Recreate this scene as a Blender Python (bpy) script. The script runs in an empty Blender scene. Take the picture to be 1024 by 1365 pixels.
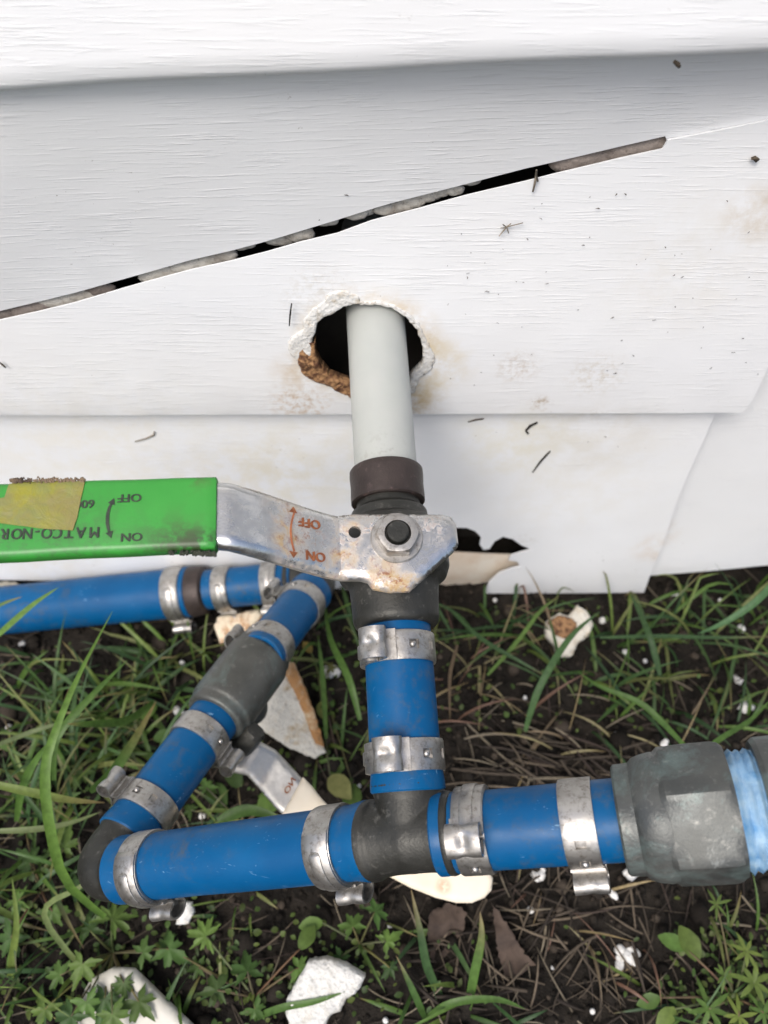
import bpy, bmesh, math, random
from mathutils import Vector, Matrix, noise
from mathutils.geometry import delaunay_2d_cdt

R = math.radians
random.seed(7)
scene = bpy.context.scene
COL = scene.collection

# ------------------------------------------------------------------ camera
# millimetre maths everywhere below; meshes are scaled to metres when linked
MM = 0.001
PITCH = R(55.0)
FPX = 1071.0                       # focal length in photo pixels (1024 x 1365)
CX, CY = 512.0, 682.5
CAM = Vector((0.0, -297.0, 545.0))  # siding plane y = 0, soil z = 0
FWD = Vector((0, math.cos(PITCH), -math.sin(PITCH)))
DWN = Vector((0, -math.sin(PITCH), -math.cos(PITCH)))
RGT = Vector((1, 0, 0))

cam_data = bpy.data.cameras.new('camera')
cam = bpy.data.objects.new('camera', cam_data)
COL.objects.link(cam)
cam.location = CAM * MM
cam.rotation_euler = (math.pi / 2 - PITCH, 0, 0)
cam_data.sensor_fit = 'VERTICAL'
cam_data.sensor_height = 24.0
cam_data.lens = 24.0 * FPX / 1365.0
cam_data.clip_start = 0.005
cam_data.clip_end = 300.0
cam_data.dof.use_dof = True
cam_data.dof.focus_distance = 0.335
cam_data.dof.aperture_fstop = 6.3
scene.camera = cam

# ------------------------------------------------------------------ light
SUN_EL, SUN_AZ = R(53), R(205)      # azimuth clockwise from +y: behind the viewer, to the left
world = bpy.data.worlds.new('World')
scene.world = world
world.use_nodes = True
wn = world.node_tree
sky = wn.nodes.new('ShaderNodeTexSky')
sky.sky_type = 'NISHITA'
sky.sun_disc = False
sky.sun_elevation = SUN_EL
sky.sun_rotation = SUN_AZ
sky.air_density = 1.0
sky.dust_density = 4.0
wn.links.new(sky.outputs[0], wn.nodes['Background'].inputs[0])
wn.nodes['Background'].inputs[1].default_value = 0.14
sun_data = bpy.data.lights.new('sun', 'SUN')
sun_data.energy = 1.5
sun_data.angle = R(26)
sun_data.color = (1.0, 0.985, 0.965)
sun = bpy.data.objects.new('sun', sun_data)
COL.objects.link(sun)
sd = Vector((math.sin(SUN_AZ) * math.cos(SUN_EL), math.cos(SUN_AZ) * math.cos(SUN_EL), math.sin(SUN_EL)))
sun.rotation_euler = sd.to_track_quat('Z', 'Y').to_euler()
sun.location = (0, -1, 3)
scene.view_settings.view_transform = 'Standard'
scene.view_settings.look = 'None'
scene.view_settings.gamma = 1.0
scene.view_settings.exposure = 0.45

# ------------------------------------------------------------------ geometry helpers
def P(px, py, d):
    return CAM + RGT * ((px - CX) / FPX * d) + DWN * ((py - CY) / FPX * d) + FWD * d
def ray(px, py):
    return RGT * ((px - CX) / FPX) + DWN * ((py - CY) / FPX) + FWD
def W(px, py, Y=0.0):               # point on the siding plane y = Y
    r = ray(px, py)
    return CAM + r * ((Y - CAM.y) / r.y)
def G(px, py, h=0.0):               # point at height h over the soil
    r = ray(px, py)
    t = 500
    for _ in range(6):
        q = CAM + r * t
        t = (h + soil_base(q.x, q.y) - CAM.z) / r.z
    return CAM + r * t
def plane_hit(px, py, O, N):
    r = ray(px, py)
    return CAM + r * ((O - CAM).dot(N) / r.dot(N))
def proj(p):
    q = p - CAM
    d = q.dot(FWD)
    return (CX + FPX * q.dot(RGT) / d, CY + FPX * q.dot(DWN) / d)
def soil_base(x, y):
    return 0.04 * max(0.0, -y - 60) - 4.0 if y < -60 else -4.0
def fbm(p, sc, oct=4, H=1.0):
    return noise.fractal(Vector(p) * sc, H, 2.0, oct)

class MB:
    """collects vertices and faces in millimetres"""
    def __init__(s):
        s.v, s.f, s.c = [], [], []
    def add(s, vs, fs, col=None):
        o = len(s.v)
        s.v += [Vector(a) for a in vs]
        s.f += [tuple(i + o for i in f) for f in fs]
        if col is not None:
            s.c += [col] * len(vs)
    def build(s, name, mat, parent=None, smooth=True, angle=40, origin=None, fix=True):
        o = origin if origin is not None else (parent.get('o_mm') if parent is not None and parent.get('o_mm') else (0, 0, 0))
        o = Vector(o)
        me = bpy.data.meshes.new(name)
        me.from_pydata([((a - o) * MM)[:] for a in s.v], [], s.f)
        if s.c and len(s.c) == len(s.v):
            ca = me.attributes.new('tint', 'FLOAT_COLOR', 'POINT')
            for i, c in enumerate(s.c):
                ca.data[i].color = (c[0], c[1], c[2], 1)
        me.update()
        if fix:
            bm = bmesh.new(); bm.from_mesh(me)
            bmesh.ops.recalc_face_normals(bm, faces=bm.faces)
            bm.to_mesh(me); bm.free()
        if smooth:
            me.shade_smooth()
            if angle:
                me.set_sharp_from_angle(angle=R(angle))
        ob = bpy.data.objects.new(name, me)
        COL.objects.link(ob)
        if mat is not None:
            me.materials.append(mat)
        if parent is not None:
            ob.parent = parent
            if origin is not None:
                ob.location = (o - Vector(parent.get('o_mm') or (0, 0, 0))) * MM
        else:
            ob.location = o * MM
        ob['o_mm'] = list(o)
        return ob

def thing(name, label, cat, at=(0, 0, 0), group=None):
    e = bpy.data.objects.new(name, None)
    COL.objects.link(e)
    e.empty_display_size = 0.02
    e.location = Vector(at) * MM
    e['o_mm'] = list(at)
    return tag(e, label, cat, group)
def tag(o, label=None, cat=None, group=None, kind=None):
    if label: o['label'] = label
    if cat: o['category'] = cat
    if group: o['group'] = group
    if kind: o['kind'] = kind
    return o
def part(name, parent):             # an empty that groups the pieces of a part
    e = bpy.data.objects.new(name, None)
    COL.objects.link(e)
    e.parent = parent
    e.empty_display_size = 0.01
    e['o_mm'] = list(parent['o_mm'])
    return e

def frame(a, hint):
    a = a.normalized()
    u = (hint - a * hint.dot(a)).normalized()
    return a, u, a.cross(u)

def lathe(mb, O, a, prof, n=48, hint=None, closed=False, jit=0.0, caps=True):
    """profile [(s along axis, radius)] turned about O + s a"""
    a, u, v = frame(a, hint if hint is not None else Vector((0.3, -0.5, 0.8)))
    vs, fs = [], []
    m = len(prof)
    for i in range(n):
        t = 2 * math.pi * i / n
        d = u * math.cos(t) + v * math.sin(t)
        for s, r in prof:
            p = O + a * s + d * r
            if jit:
                p = p + d * jit * fbm(p, 0.25, 3)
            vs.append(p)
    for i in range(n):
        k = (i + 1) % n
        for j in range(m if closed else m - 1):
            l = (j + 1) % m
            fs.append((i * m + j, k * m + j, k * m + l, i * m + l))
    if not closed and caps:
        fs.append(tuple(i * m for i in range(n)))
        fs.append(tuple(i * m + m - 1 for i in range(n)))
    mb.add(vs, fs)

def sweep(mb, pts, radii, n=16, col=None, caps=True):
    pts = [Vector(p) for p in pts]
    m = len(pts)
    if not isinstance(radii, (list, tuple)):
        radii = [radii] * m
    u = None
    vs, fs = [], []
    for i, p in enumerate(pts):
        t = (pts[min(i + 1, m - 1)] - pts[max(i - 1, 0)]).normalized()
        if u is None:
            u = t.orthogonal().normalized()
        else:
            u = (u - t * u.dot(t)).normalized()
        w = t.cross(u)
        for k in range(n):
            an = 2 * math.pi * k / n
            vs.append(p + (u * math.cos(an) + w * math.sin(an)) * radii[i])
    for i in range(m - 1):
        for k in range(n):
            l = (k + 1) % n
            fs.append((i * n + k, i * n + l, (i + 1) * n + l, (i + 1) * n + k))
    if caps:
        fs.append(tuple(range(n)))
        fs.append(tuple((m - 1) * n + k for k in range(n)))
    mb.add(vs, fs, col)

def in_poly(x, y, poly):
    c = False
    j = len(poly) - 1
    for i in range(len(poly)):
        xi, yi = poly[i]; xj, yj = poly[j]
        if (yi > y) != (yj > y) and x < (xj - xi) * (y - yi) / (yj - yi) + xi:
            c = not c
        j = i
    return c
def densify(poly, step):
    out = []
    for i in range(len(poly)):
        a = Vector(poly[i]); b = Vector(poly[(i + 1) % len(poly)])
        k = max(1, int((b - a).length / step))
        for j in range(k):
            q = a.lerp(b, j / k)
            out.append((q.x, q.y))
    return out
def sheet(mb, outer, holes, step, fn, thick, edge_step=None):
    """flat shape (2D outline with holes) mapped by fn(u, v, w); w in 0..thick; a closed solid"""
    es = edge_step or step
    loops = [densify(outer, es)] + [densify(h, es) for h in holes]
    verts, edges = [], []
    for lp in loops:
        o = len(verts)
        verts += [Vector(p) for p in lp]
        edges += [(o + i, o + (i + 1) % len(lp)) for i in range(len(lp))]
    xs = [p[0] for p in loops[0]]; ys = [p[1] for p in loops[0]]
    if step:
        x = min(xs) + step * .5
        row = 0
        while x < max(xs):
            y = min(ys) + step * (.5 if row % 2 else .25)
            while y < max(ys):
                if in_poly(x, y, loops[0]) and not any(in_poly(x, y, h) for h in loops[1:]):
                    verts.append(Vector((x, y)))
                y += step
            x += step; row += 1
    v2, e2, f2, _, _, _ = delaunay_2d_cdt(verts, edges, [], 0, 1e-5)
    fs = []
    for f in f2:
        cx = sum(v2[i].x for i in f) / 3; cy = sum(v2[i].y for i in f) / 3
        if in_poly(cx, cy, loops[0]) and not any(in_poly(cx, cy, h) for h in loops[1:]):
            fs.append(tuple(f))
    n = len(v2)
    vs = [fn(p.x, p.y, 0.0) for p in v2] + [fn(p.x, p.y, thick) for p in v2]
    cnt = {}
    for f in fs:
        for i in range(3):
            e = (f[i], f[(i + 1) % 3])
            cnt[e] = 1
    allf = list(fs) + [tuple(n + i for i in reversed(f)) for f in fs]
    for (a, b) in cnt:
        if (b, a) not in cnt:
            allf.append((b, a, a + n, b + n))
    # drop verts not used
    used = sorted({i for f in allf for i in f})
    mp = {k: i for i, k in enumerate(used)}
    mb.add([vs[k] for k in used], [tuple(mp[i] for i in f) for f in allf])

# ------------------------------------------------------------------ materials
def new_mat(name):
    m = bpy.data.materials.new(name)
    m.use_nodes = True
    nt = m.node_tree
    b = nt.nodes['Principled BSDF']
    return m, nt, b
def N(nt, kind, **kw):
    n = nt.nodes.new(kind)
    for k, v in kw.items():
        setattr(n, k, v)
    return n
def coords(nt, scale=(1, 1, 1), obj=True):
    tc = N(nt, 'ShaderNodeTexCoord')
    mp = N(nt, 'ShaderNodeMapping')
    mp.inputs['Scale'].default_value = scale
    nt.links.new(tc.outputs['Object'], mp.inputs[0])
    return mp.outputs[0]
def noise_tex(nt, vec, scale, detail=4, rough=.55, dist=0.0):
    n = N(nt, 'ShaderNodeTexNoise')
    n.inputs['Scale'].default_value = scale
    n.inputs['Detail'].default_value = detail
    n.inputs['Roughness'].default_value = rough
    n.inputs['Distortion'].default_value = dist
    nt.links.new(vec, n.inputs['Vector'])
    return n.outputs['Fac']
def ramp(nt, fac, stops):
    r = N(nt, 'ShaderNodeValToRGB')
    el = r.color_ramp.elements
    while len(el) < len(stops):
        el.new(0.5)
    for e, (p, c) in zip(el, stops):
        e.position = p
        e.color = (c, c, c, 1) if isinstance(c, (int, float)) else (*c, 1)
    nt.links.new(fac, r.inputs[0])
    return r.outputs[0]
def mix(nt, fac, a, b, mode='MIX'):
    n = N(nt, 'ShaderNodeMix', data_type='RGBA', blend_type=mode)
    for sock, val in ((n.inputs[0], fac), (n.inputs[6], a), (n.inputs[7], b)):
        if isinstance(val, (int, float)):
            sock.default_value = val
        elif isinstance(val, tuple):
            sock.default_value = (*val, 1)
        else:
            nt.links.new(val, sock)
    return n.outputs[2]
def math_n(nt, op, a, b=None, clamp=False):
    n = N(nt, 'ShaderNodeMath', operation=op)
    n.use_clamp = clamp
    for i, val in enumerate((a, b)):
        if val is None: continue
        if isinstance(val, (int, float)):
            n.inputs[i].default_value = val
        else:
            nt.links.new(val, n.inputs[i])
    return n.outputs[0]
def bump(nt, b, h, strength=.3, dist=.001, prev=None):
    n = N(nt, 'ShaderNodeBump')
    n.inputs['Strength'].default_value = strength
    n.inputs['Distance'].default_value = dist
    nt.links.new(h, n.inputs['Height'])
    if prev is not None:
        nt.links.new(prev, n.inputs['Normal'])
    nt.links.new(n.outputs[0], b.inputs['Normal'])
    return n.outputs[0]
def setc(nt, b, c):
    if isinstance(c, tuple): b.inputs['Base Color'].default_value = (*c, 1)
    else: nt.links.new(c, b.inputs['Base Color'])
def spot(nt, centre, r0, r1, noise_fac=None, amount=1.0, squash=(1, 1, 1)):
    """soft colour mask round a point (metres, object space)"""
    tc = N(nt, 'ShaderNodeTexCoord')
    mp = N(nt, 'ShaderNodeMapping')
    mp.inputs['Location'].default_value = tuple(-c * s for c, s in zip(centre, squash))
    mp.inputs['Scale'].default_value = squash
    nt.links.new(tc.outputs['Object'], mp.inputs[0])
    ln = N(nt, 'ShaderNodeVectorMath', operation='LENGTH')
    nt.links.new(mp.outputs[0], ln.inputs[0])
    mr = N(nt, 'ShaderNodeMapRange', interpolation_type='SMOOTHSTEP')
    mr.inputs['From Min'].default_value = r0
    mr.inputs['From Max'].default_value = r1
    mr.inputs['To Min'].default_value = amount
    mr.inputs['To Max'].default_value = 0.0
    nt.links.new(ln.outputs['Value'], mr.inputs['Value'])
    o = mr.outputs[0]
    if noise_fac is not None:
        o = math_n(nt, 'MULTIPLY', o, noise_fac)
    return o

def mat_vinyl():
    m, nt, b = new_mat('white_vinyl')
    big = noise_tex(nt, coords(nt), 9, 4)
    col = mix(nt, ramp(nt, big, [(.35, 0), (.75, .5)]), (.80, .81, .815), (.78, .775, .755))
    fine = noise_tex(nt, coords(nt), 260, 5, .7)
    blot = ramp(nt, fine, [(.45, 0), (.66, 1)])
    med = ramp(nt, noise_tex(nt, coords(nt), 70, 5, .65), [(.38, 0), (.62, 1)])
    hc = W(490, 465)
    spots = [((490, 465), 26, 44, .75, (.60, .46, .26), med),
             ((545, 535), 4, 26, .8, (.52, .36, .14), med),
             ((570, 490), 8, 30, .55, (.62, .50, .26), med),
             ((400, 540), 4, 24, .7, (.45, .27, .11), blot),
             ((420, 640), 10, 70, .30, (.66, .58, .36), med),
             ((690, 490), 2, 16, .6, (.42, .32, .22), blot),
             ((795, 500), 3, 22, .5, (.50, .42, .30), blot),
             ((720, 538), 1, 9, .8, (.35, .24, .13), blot),
             ((795, 560), 2, 14, .55, (.42, .36, .28), blot),
             ((1010, 285), 4, 20, .6, (.55, .45, .32), med),
             ((930, 350), 8, 60, .20, (.62, .56, .44), med),
             ((690, 600), 8, 50, .32, (.68, .62, .40), med),
             ((810, 590), 10, 50, .22, (.60, .56, .48), med),
             ((880, 745), 6, 26, .5, (.66, .55, .44), med),  # faint beige patch beside the slanted panel end
             ((700, 735), 2, 14, .4, (.45, .40, .33), blot),
             ((640, 770), 5, 24, .5, (.62, .48, .32), med),
             ((150, 640), 20, 130, .30, (.72, .66, .50), med), ((330, 660), 10, 60, .30, (.70, .62, .42), med), ((60, 760), 10, 60, .35, (.70, .62, .46), med),
             ((430, 400), 6, 26, .45, (.55, .50, .42), blot), ((405, 500), 6, 22, .6, (.55, .42, .26), med), ((760, 650), 20, 90, .22, (.70, .65, .52), med)]
    for (px, py), r0, r1, amt, c, nz in spots:
        q = W(px, py)
        col = mix(nt, spot(nt, (q.x * MM, 0, q.z * MM), r0 * MM, r1 * MM, nz, amt, (1, 0.0, 1)), col, c)
    speck = ramp(nt, noise_tex(nt, coords(nt), 420, 3, .6), [(.70, 0), (.735, 1)])
    gate = ramp(nt, noise_tex(nt, coords(nt), 12, 2), [(.52, 0), (.66, .9)])
    col = mix(nt, math_n(nt, 'MULTIPLY', speck, gate), col, (.22, .19, .15))
    setc(nt, b, col)
    b.inputs['Roughness'].default_value = .42
    b.inputs['Specular IOR Level'].default_value = .4
    wave = noise_tex(nt, coords(nt, (38, 1, 780)), 1.0, 3, .6, .35)
    rid = ramp(nt, wave, [(.52, 0), (.60, .5), (.66, 1)])
    wave2 = noise_tex(nt, coords(nt, (16, 1, 1500)), 1.0, 2, .5, .3)
    patch = ramp(nt, noise_tex(nt, coords(nt, (1, 1, 2.5)), 11, 3), [(.36, .15), (.62, .9)])
    h = math_n(nt, 'MULTIPLY', math_n(nt, 'ADD', rid, math_n(nt, 'MULTIPLY', wave2, .35)), patch)
    n1 = bump(nt, b, h, .36, .0005)
    bump(nt, b, noise_tex(nt, coords(nt), 14, 2), .35, .004, n1)
    return m

def mat_simple(name, c1, c2, rough=.5, scale=60, metal=0.0, bs=.2, bscale=300, bdist=.0006, spec=.5, detail=4):
    m, nt, b = new_mat(name)
    f = noise_tex(nt, coords(nt), scale, detail, .6)
    setc(nt, b, mix(nt, ramp(nt, f, [(.35, 0), (.65, 1)]), c1, c2))
    b.inputs['Roughness'].default_value = rough
    b.inputs['Metallic'].default_value = metal
    b.inputs['Specular IOR Level'].default_value = spec
    if bs:
        bump(nt, b, noise_tex(nt, coords(nt), bscale, 4, .6), bs, bdist)
    return m

def mat_blue():
    m, nt, b = new_mat('blue_plastic')
    f = noise_tex(nt, coords(nt), 40, 4)
    col = mix(nt, ramp(nt, f, [(.35, 0), (.7, 1)]), (.0004, .070, .195), (.0008, .085, .225))
    scr = noise_tex(nt, coords(nt, (90, 420, 420)), 1.0, 4, .6, 1.2)
    scr = ramp(nt, scr, [(.655, 0), (.70, .75)])
    gate = ramp(nt, noise_tex(nt, coords(nt), 50, 2), [(.46, 0), (.58, 1)])
    col = mix(nt, math_n(nt, 'MULTIPLY', scr, gate), col, (.17, .33, .50))
    dirt = ramp(nt, noise_tex(nt, coords(nt), 120, 6, .7), [(.50, 0), (.70, .75)])
    dg = ramp(nt, noise_tex(nt, coords(nt), 22, 3), [(.42, 0), (.60, 1)])
    col = mix(nt, math_n(nt, 'MULTIPLY', dirt, dg), col, (.06, .08, .10))
    setc(nt, b, col)
    ro = ramp(nt, noise_tex(nt, coords(nt), 90, 4), [(.3, .30), (.7, .52)])
    nt.links.new(ro, b.inputs['Roughness'])
    b.inputs['Specular IOR Level'].default_value = .22
    bump(nt, b, noise_tex(nt, coords(nt), 120, 5, .65), .14, .0008)
    return m

def mat_white_pipe():
    m, nt, b = new_mat('milky_plastic')
    f = noise_tex(nt, coords(nt), 35, 4)
    col = mix(nt, ramp(nt, f, [(.35, 0), (.7, 1)]), (.40, .415, .39), (.44, .45, .42))
    q = P(513, 632, 340)
    sm = ramp(nt, noise_tex(nt, coords(nt, (1, 1, 1)), 330, 5, .7), [(.52, 0), (.62, 1)])
    col = mix(nt, spot(nt, tuple(q * MM), .012, .034, sm, .45), col, (.26, .24, .21))
    setc(nt, b, col)
    b.inputs['Roughness'].default_value = .38
    b.inputs['Subsurface Weight'].default_value = .6
    b.inputs['Subsurface Radius'].default_value = (.006, .007, .006)
    b.inputs['Subsurface Scale'].default_value = .6
    bump(nt, b, noise_tex(nt, coords(nt), 80, 3), .08, .0006)
    return m

def mat_brass(name, c1, c2, c3, verdigris=0.0):
    m, nt, b = new_mat(name)
    f = noise_tex(nt, coords(nt), 55, 6, .65)
    col = mix(nt, ramp(nt, f, [(.35, 0), (.65, 1)]), c1, c2)
    g = ramp(nt, noise_tex(nt, coords(nt), 230, 5, .7), [(.58, 0), (.72, .8)])
    col = mix(nt, g, col, c3)
    if verdigris:
        v = ramp(nt, noise_tex(nt, coords(nt), 42, 6, .72, .6), [(.50, 0), (.68, verdigris)])
        col = mix(nt, v, col, (.22, .33, .31))
        v2 = ramp(nt, noise_tex(nt, coords(nt, (1.3, .8, 1.1)), 60, 6, .75, .8), [(.60, 0), (.70, verdigris * .8)])
        col = mix(nt, v2, col, (.42, .44, .42))
    setc(nt, b, col)
    b.inputs['Metallic'].default_value = .45
    nt.links.new(ramp(nt, f, [(.3, .36), (.7, .60)]), b.inputs['Roughness'])
    h = noise_tex(nt, coords(nt), 900, 3, .6)
    n1 = bump(nt, b, h, .32, .0005)
    bump(nt, b, noise_tex(nt, coords(nt), 140, 4, .6), .12, .0012, n1)
    return m

def mat_steel():
    m, nt, b = new_mat('stainless_steel')
    f = noise_tex(nt, coords(nt), 120, 5, .65)
    col = mix(nt, ramp(nt, f, [(.4, 0), (.75, 1)]), (.47, .455, .43), (.31, .29, .26))
    dirt = ramp(nt, noise_tex(nt, coords(nt), 330, 6, .75), [(.50, 0), (.68, .85)])
    col = mix(nt, dirt, col, (.17, .15, .125))
    setc(nt, b, col)
    b.inputs['Metallic'].default_value = .92
    nt.links.new(ramp(nt, f, [(.3, .30), (.7, .56)]), b.inputs['Roughness'])
    bump(nt, b, noise_tex(nt, coords(nt), 420, 4, .6), .22, .0005)
    return m

def mat_lever(name, O, spots, base=(.66, .655, .64), rough=(.18, .34)):
    m, nt, b = new_mat(name)
    f = noise_tex(nt, coords(nt), 90, 5, .65)
    col = mix(nt, ramp(nt, f, [(.4, 0), (.75, 1)]), base, tuple(c * .72 for c in base))
    med = ramp(nt, noise_tex(nt, coords(nt), 110, 6, .72, .4), [(.40, 0), (.60, 1)])
    fine = ramp(nt, noise_tex(nt, coords(nt), 340, 5, .75), [(.5, 0), (.6, 1)])
    mask = None
    for q, r0, r1, amt, which in spots:
        s = spot(nt, tuple(q * MM), r0 * MM, r1 * MM, med if which else fine, amt)
        mask = s if mask is None else math_n(nt, 'MAXIMUM', mask, s)
    rust = mix(nt, fine, (.36, .15, .06), (.22, .085, .035))
    tan = mix(nt, fine, (.42, .30, .16), rust)
    col = mix(nt, math_n(nt, 'MULTIPLY', mask, 1.0, True), col, tan)
    setc(nt, b, col)
    inv = math_n(nt, 'SUBTRACT', 1.0, mask, True)
    nt.links.new(math_n(nt, 'MULTIPLY', inv, .95), b.inputs['Metallic'])
    ro = ramp(nt, f, [(.3, rough[0]), (.7, rough[1])])
    nt.links.new(math_n(nt, 'ADD', ro, math_n(nt, 'MULTIPLY', mask, .4)), b.inputs['Roughness'])
    bump(nt, b, math_n(nt, 'ADD', noise_tex(nt, coords(nt), 300, 4), math_n(nt, 'MULTIPLY', mask, fine)), .25, .0006)
    return m

def mat_tint(name, rough=.55, trans=.0, spec=.3, nscale=500, bs=.15):
    """colour carried by each piece (its own colour) times a little grain"""
    m, nt, b = new_mat(name)
    at = N(nt, 'ShaderNodeAttribute', attribute_name='tint')
    f = ramp(nt, noise_tex(nt, coords(nt), nscale, 3), [(.3, .75), (.7, 1.15)])
    col = mix(nt, 1.0, at.outputs['Color'], f, 'MULTIPLY')
    setc(nt, b, col)
    b.inputs['Roughness'].default_value = rough
    b.inputs['Specular IOR Level'].default_value = spec
    if bs:
        bump(nt, b, noise_tex(nt, coords(nt), nscale, 3), bs, .0005)
    if trans:
        tr = N(nt, 'ShaderNodeBsdfTranslucent')
        nt.links.new(col, tr.inputs[0])
        mx = N(nt, 'ShaderNodeMixShader')
        mx.inputs[0].default_value = trans
        nt.links.new(b.outputs[0], mx.inputs[1])
        nt.links.new(tr.outputs[0], mx.inputs[2])
        nt.links.new(mx.outputs[0], nt.nodes['Material Output'].inputs[0])
    return m

def mat_foam(name, white, brown, thr=(.5, .6), scale=45, bs=.8):
    m, nt, b = new_mat(name)
    f = noise_tex(nt, coords(nt), scale, 6, .7, .3)
    col = mix(nt, ramp(nt, f, [(thr[0], 0), (thr[1], 1)]), white, brown)
    d = ramp(nt, noise_tex(nt, coords(nt), 350, 5, .75), [(.57, 0), (.7, .7)])
    col = mix(nt, d, col, tuple(c * .35 for c in brown))
    setc(nt, b, col)
    b.inputs['Roughness'].default_value = .8
    v = N(nt, 'ShaderNodeTexVoronoi')
    v.inputs['Scale'].default_value = 420
    nt.links.new(coords(nt), v.inputs['Vector'])
    n1 = bump(nt, b, v.outputs['Distance'], bs * .5, .0012)
    bump(nt, b, noise_tex(nt, coords(nt), 200, 5, .7), bs, .0015, n1)
    return m

M = {}
M['vinyl'] = mat_vinyl()
M['blue'] = mat_blue()
M['milky'] = mat_white_pipe()
M['brass'] = mat_brass('weathered_grey_brass', (.030, .030, .026), (.050, .049, .043), (.14, .135, .12))
M['brass2'] = mat_brass('verdigris_brass', (.065, .070, .068), (.105, .108, .10), (.19, .19, .175), .42)
M['brass3'] = mat_brass('pale_scuffed_brass', (.075, .077, .070), (.11, .11, .10), (.20, .195, .18), .25)
M['steel'] = mat_steel()
M['black'] = mat_brass('black_crimp_metal', (.036, .027, .024), (.060, .045, .040), (.13, .09, .085))
M['green'] = None
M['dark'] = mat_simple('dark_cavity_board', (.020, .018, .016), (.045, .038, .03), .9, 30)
M['soil'] = None
# ================================================================== the wall
wall = thing('house_wall', 'white wood-grain vinyl siding wall with a ragged pipe hole and a long diagonal slit', 'wall', (0, 0, 0))

def ext(pts, dx0=-620, dx1=620):
    """extend an open polyline of (x, z) outwards along its end directions"""
    a, b = Vector(pts[0]), Vector(pts[1])
    c, d = Vector(pts[-2]), Vector(pts[-1])
    p = a + (a - b) * ((dx0 - a.x) / (a - b).x)
    q = d + (d - c) * ((dx1 - d.x) / (d - c).x)
    return [(p.x, p.y)] + [tuple(t) for t in pts] + [(q.x, q.y)]
def wp(lst, Y=0.0):
    return [(W(x, y, Y).x, W(x, y, Y).z) for x, y in lst]
def warp(x, z, amp=.8):
    return amp * noise.noise(Vector((x * .012, z * .02, 3.1)))

# --- courses above: profile extruded along x, bottom edge given by a line
LIP_Y = -23.0
lip = ext(wp([(0, 121), (250, 108), (512, 95), (760, 82), (1024, 72)], LIP_Y), -620, 620)
def course(zline, height, proud, wav=.8):
    mb = MB()
    prof = [(7, -2), (2.2, -3.0), (0.2, -6.0), (-.6, -proud * .55), (-.4, -proud * .82), (.9, -proud * .97), (3.2, -proud - .6),
            (9, -proud - .5), (height * .35, -proud * .70), (height * .7, -proud * .32), (height + 8, 3.0)]
    xs, n = [], 160
    vs, fs = [], []
    m = len(prof)
    x0, x1 = zline[0][0], zline[-1][0]
    for i in range(n + 1):
        x = x0 + (x1 - x0) * i / n
        for k in range(len(zline) - 1):
            if zline[k][0] <= x <= zline[k + 1][0] + 1e-6:
                t = (x - zline[k][0]) / (zline[k + 1][0] - zline[k][0])
                z = zline[k][1] * (1 - t) + zline[k + 1][1] * t
                break
        z += wav * noise.noise(Vector((x * .018, 7, height)))
        for dz, y in prof:
            vs.append((x, y + warp(x, z + dz, .7), z + dz))
    for i in range(n):
        for j in range(m - 1):
            fs.append((i * m + j, i * m + j + 1, (i + 1) * m + j + 1, (i + 1) * m + j))
    mb.add(vs, fs)
    ob = mb.build('siding_panel', M['vinyl'], wall, True, 60, fix=False)
    so = ob.modifiers.new('thickness', 'SOLIDIFY'); so.thickness = .0011; so.offset = 0
    return ob
course(lip, 180, 23)
for k in range(9):
    zb = lip[1][1] + 175 + 178 * k
    course([(-620, zb + 6), (0, zb), (620, zb - 5)], 178, 15)

# --- the panel under the lip, down to the slit (cut along a diagonal)
slit_top = [(0, 416), (50, 404), (100, 392), (190, 367), (255, 348), (310, 335), (355, 323), (400, 311.5), (450, 296.5), (495, 282), (520, 274.5), (560, 264.5), (620, 249.5), (700, 228.5), (740, 219.5), (830, 198), (887, 185), (897, 212), (1024, 190)]
slit_bot = [(0, 427), (50, 416), (100, 404), (190, 378), (255, 360), (310, 347.5), (355, 336), (400, 323), (450, 311.5), (495, 295), (520, 288.5), (560, 278.5), (620, 262), (700, 243), (740, 232.5), (830, 210.5), (883, 199), (890, 187), (960, 174), (1024, 161)]
slit_top = [(x, y - ((1.5 if x < 400 else 3.5) if x < 890 else 0)) for x, y in slit_top]
st = ext(wp(slit_top, 1.6), -620, 620)
top_z = lip[0][1] + 60
mb = MB()
def f_up(u, v, w):
    return Vector((u, 1.6 - max(0, v - 341.5 - u * .297) * .19 + warp(u, v) + w, v))
sheet(mb, st + [(x, z + 22) for x, z in reversed(lip)], [], 26, f_up, 1.2, 12)
o = mb.build('siding_panel', M['vinyl'], wall, True, 30); o['label'] = 'shaded panel between the top lap and the diagonal slit'

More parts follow.
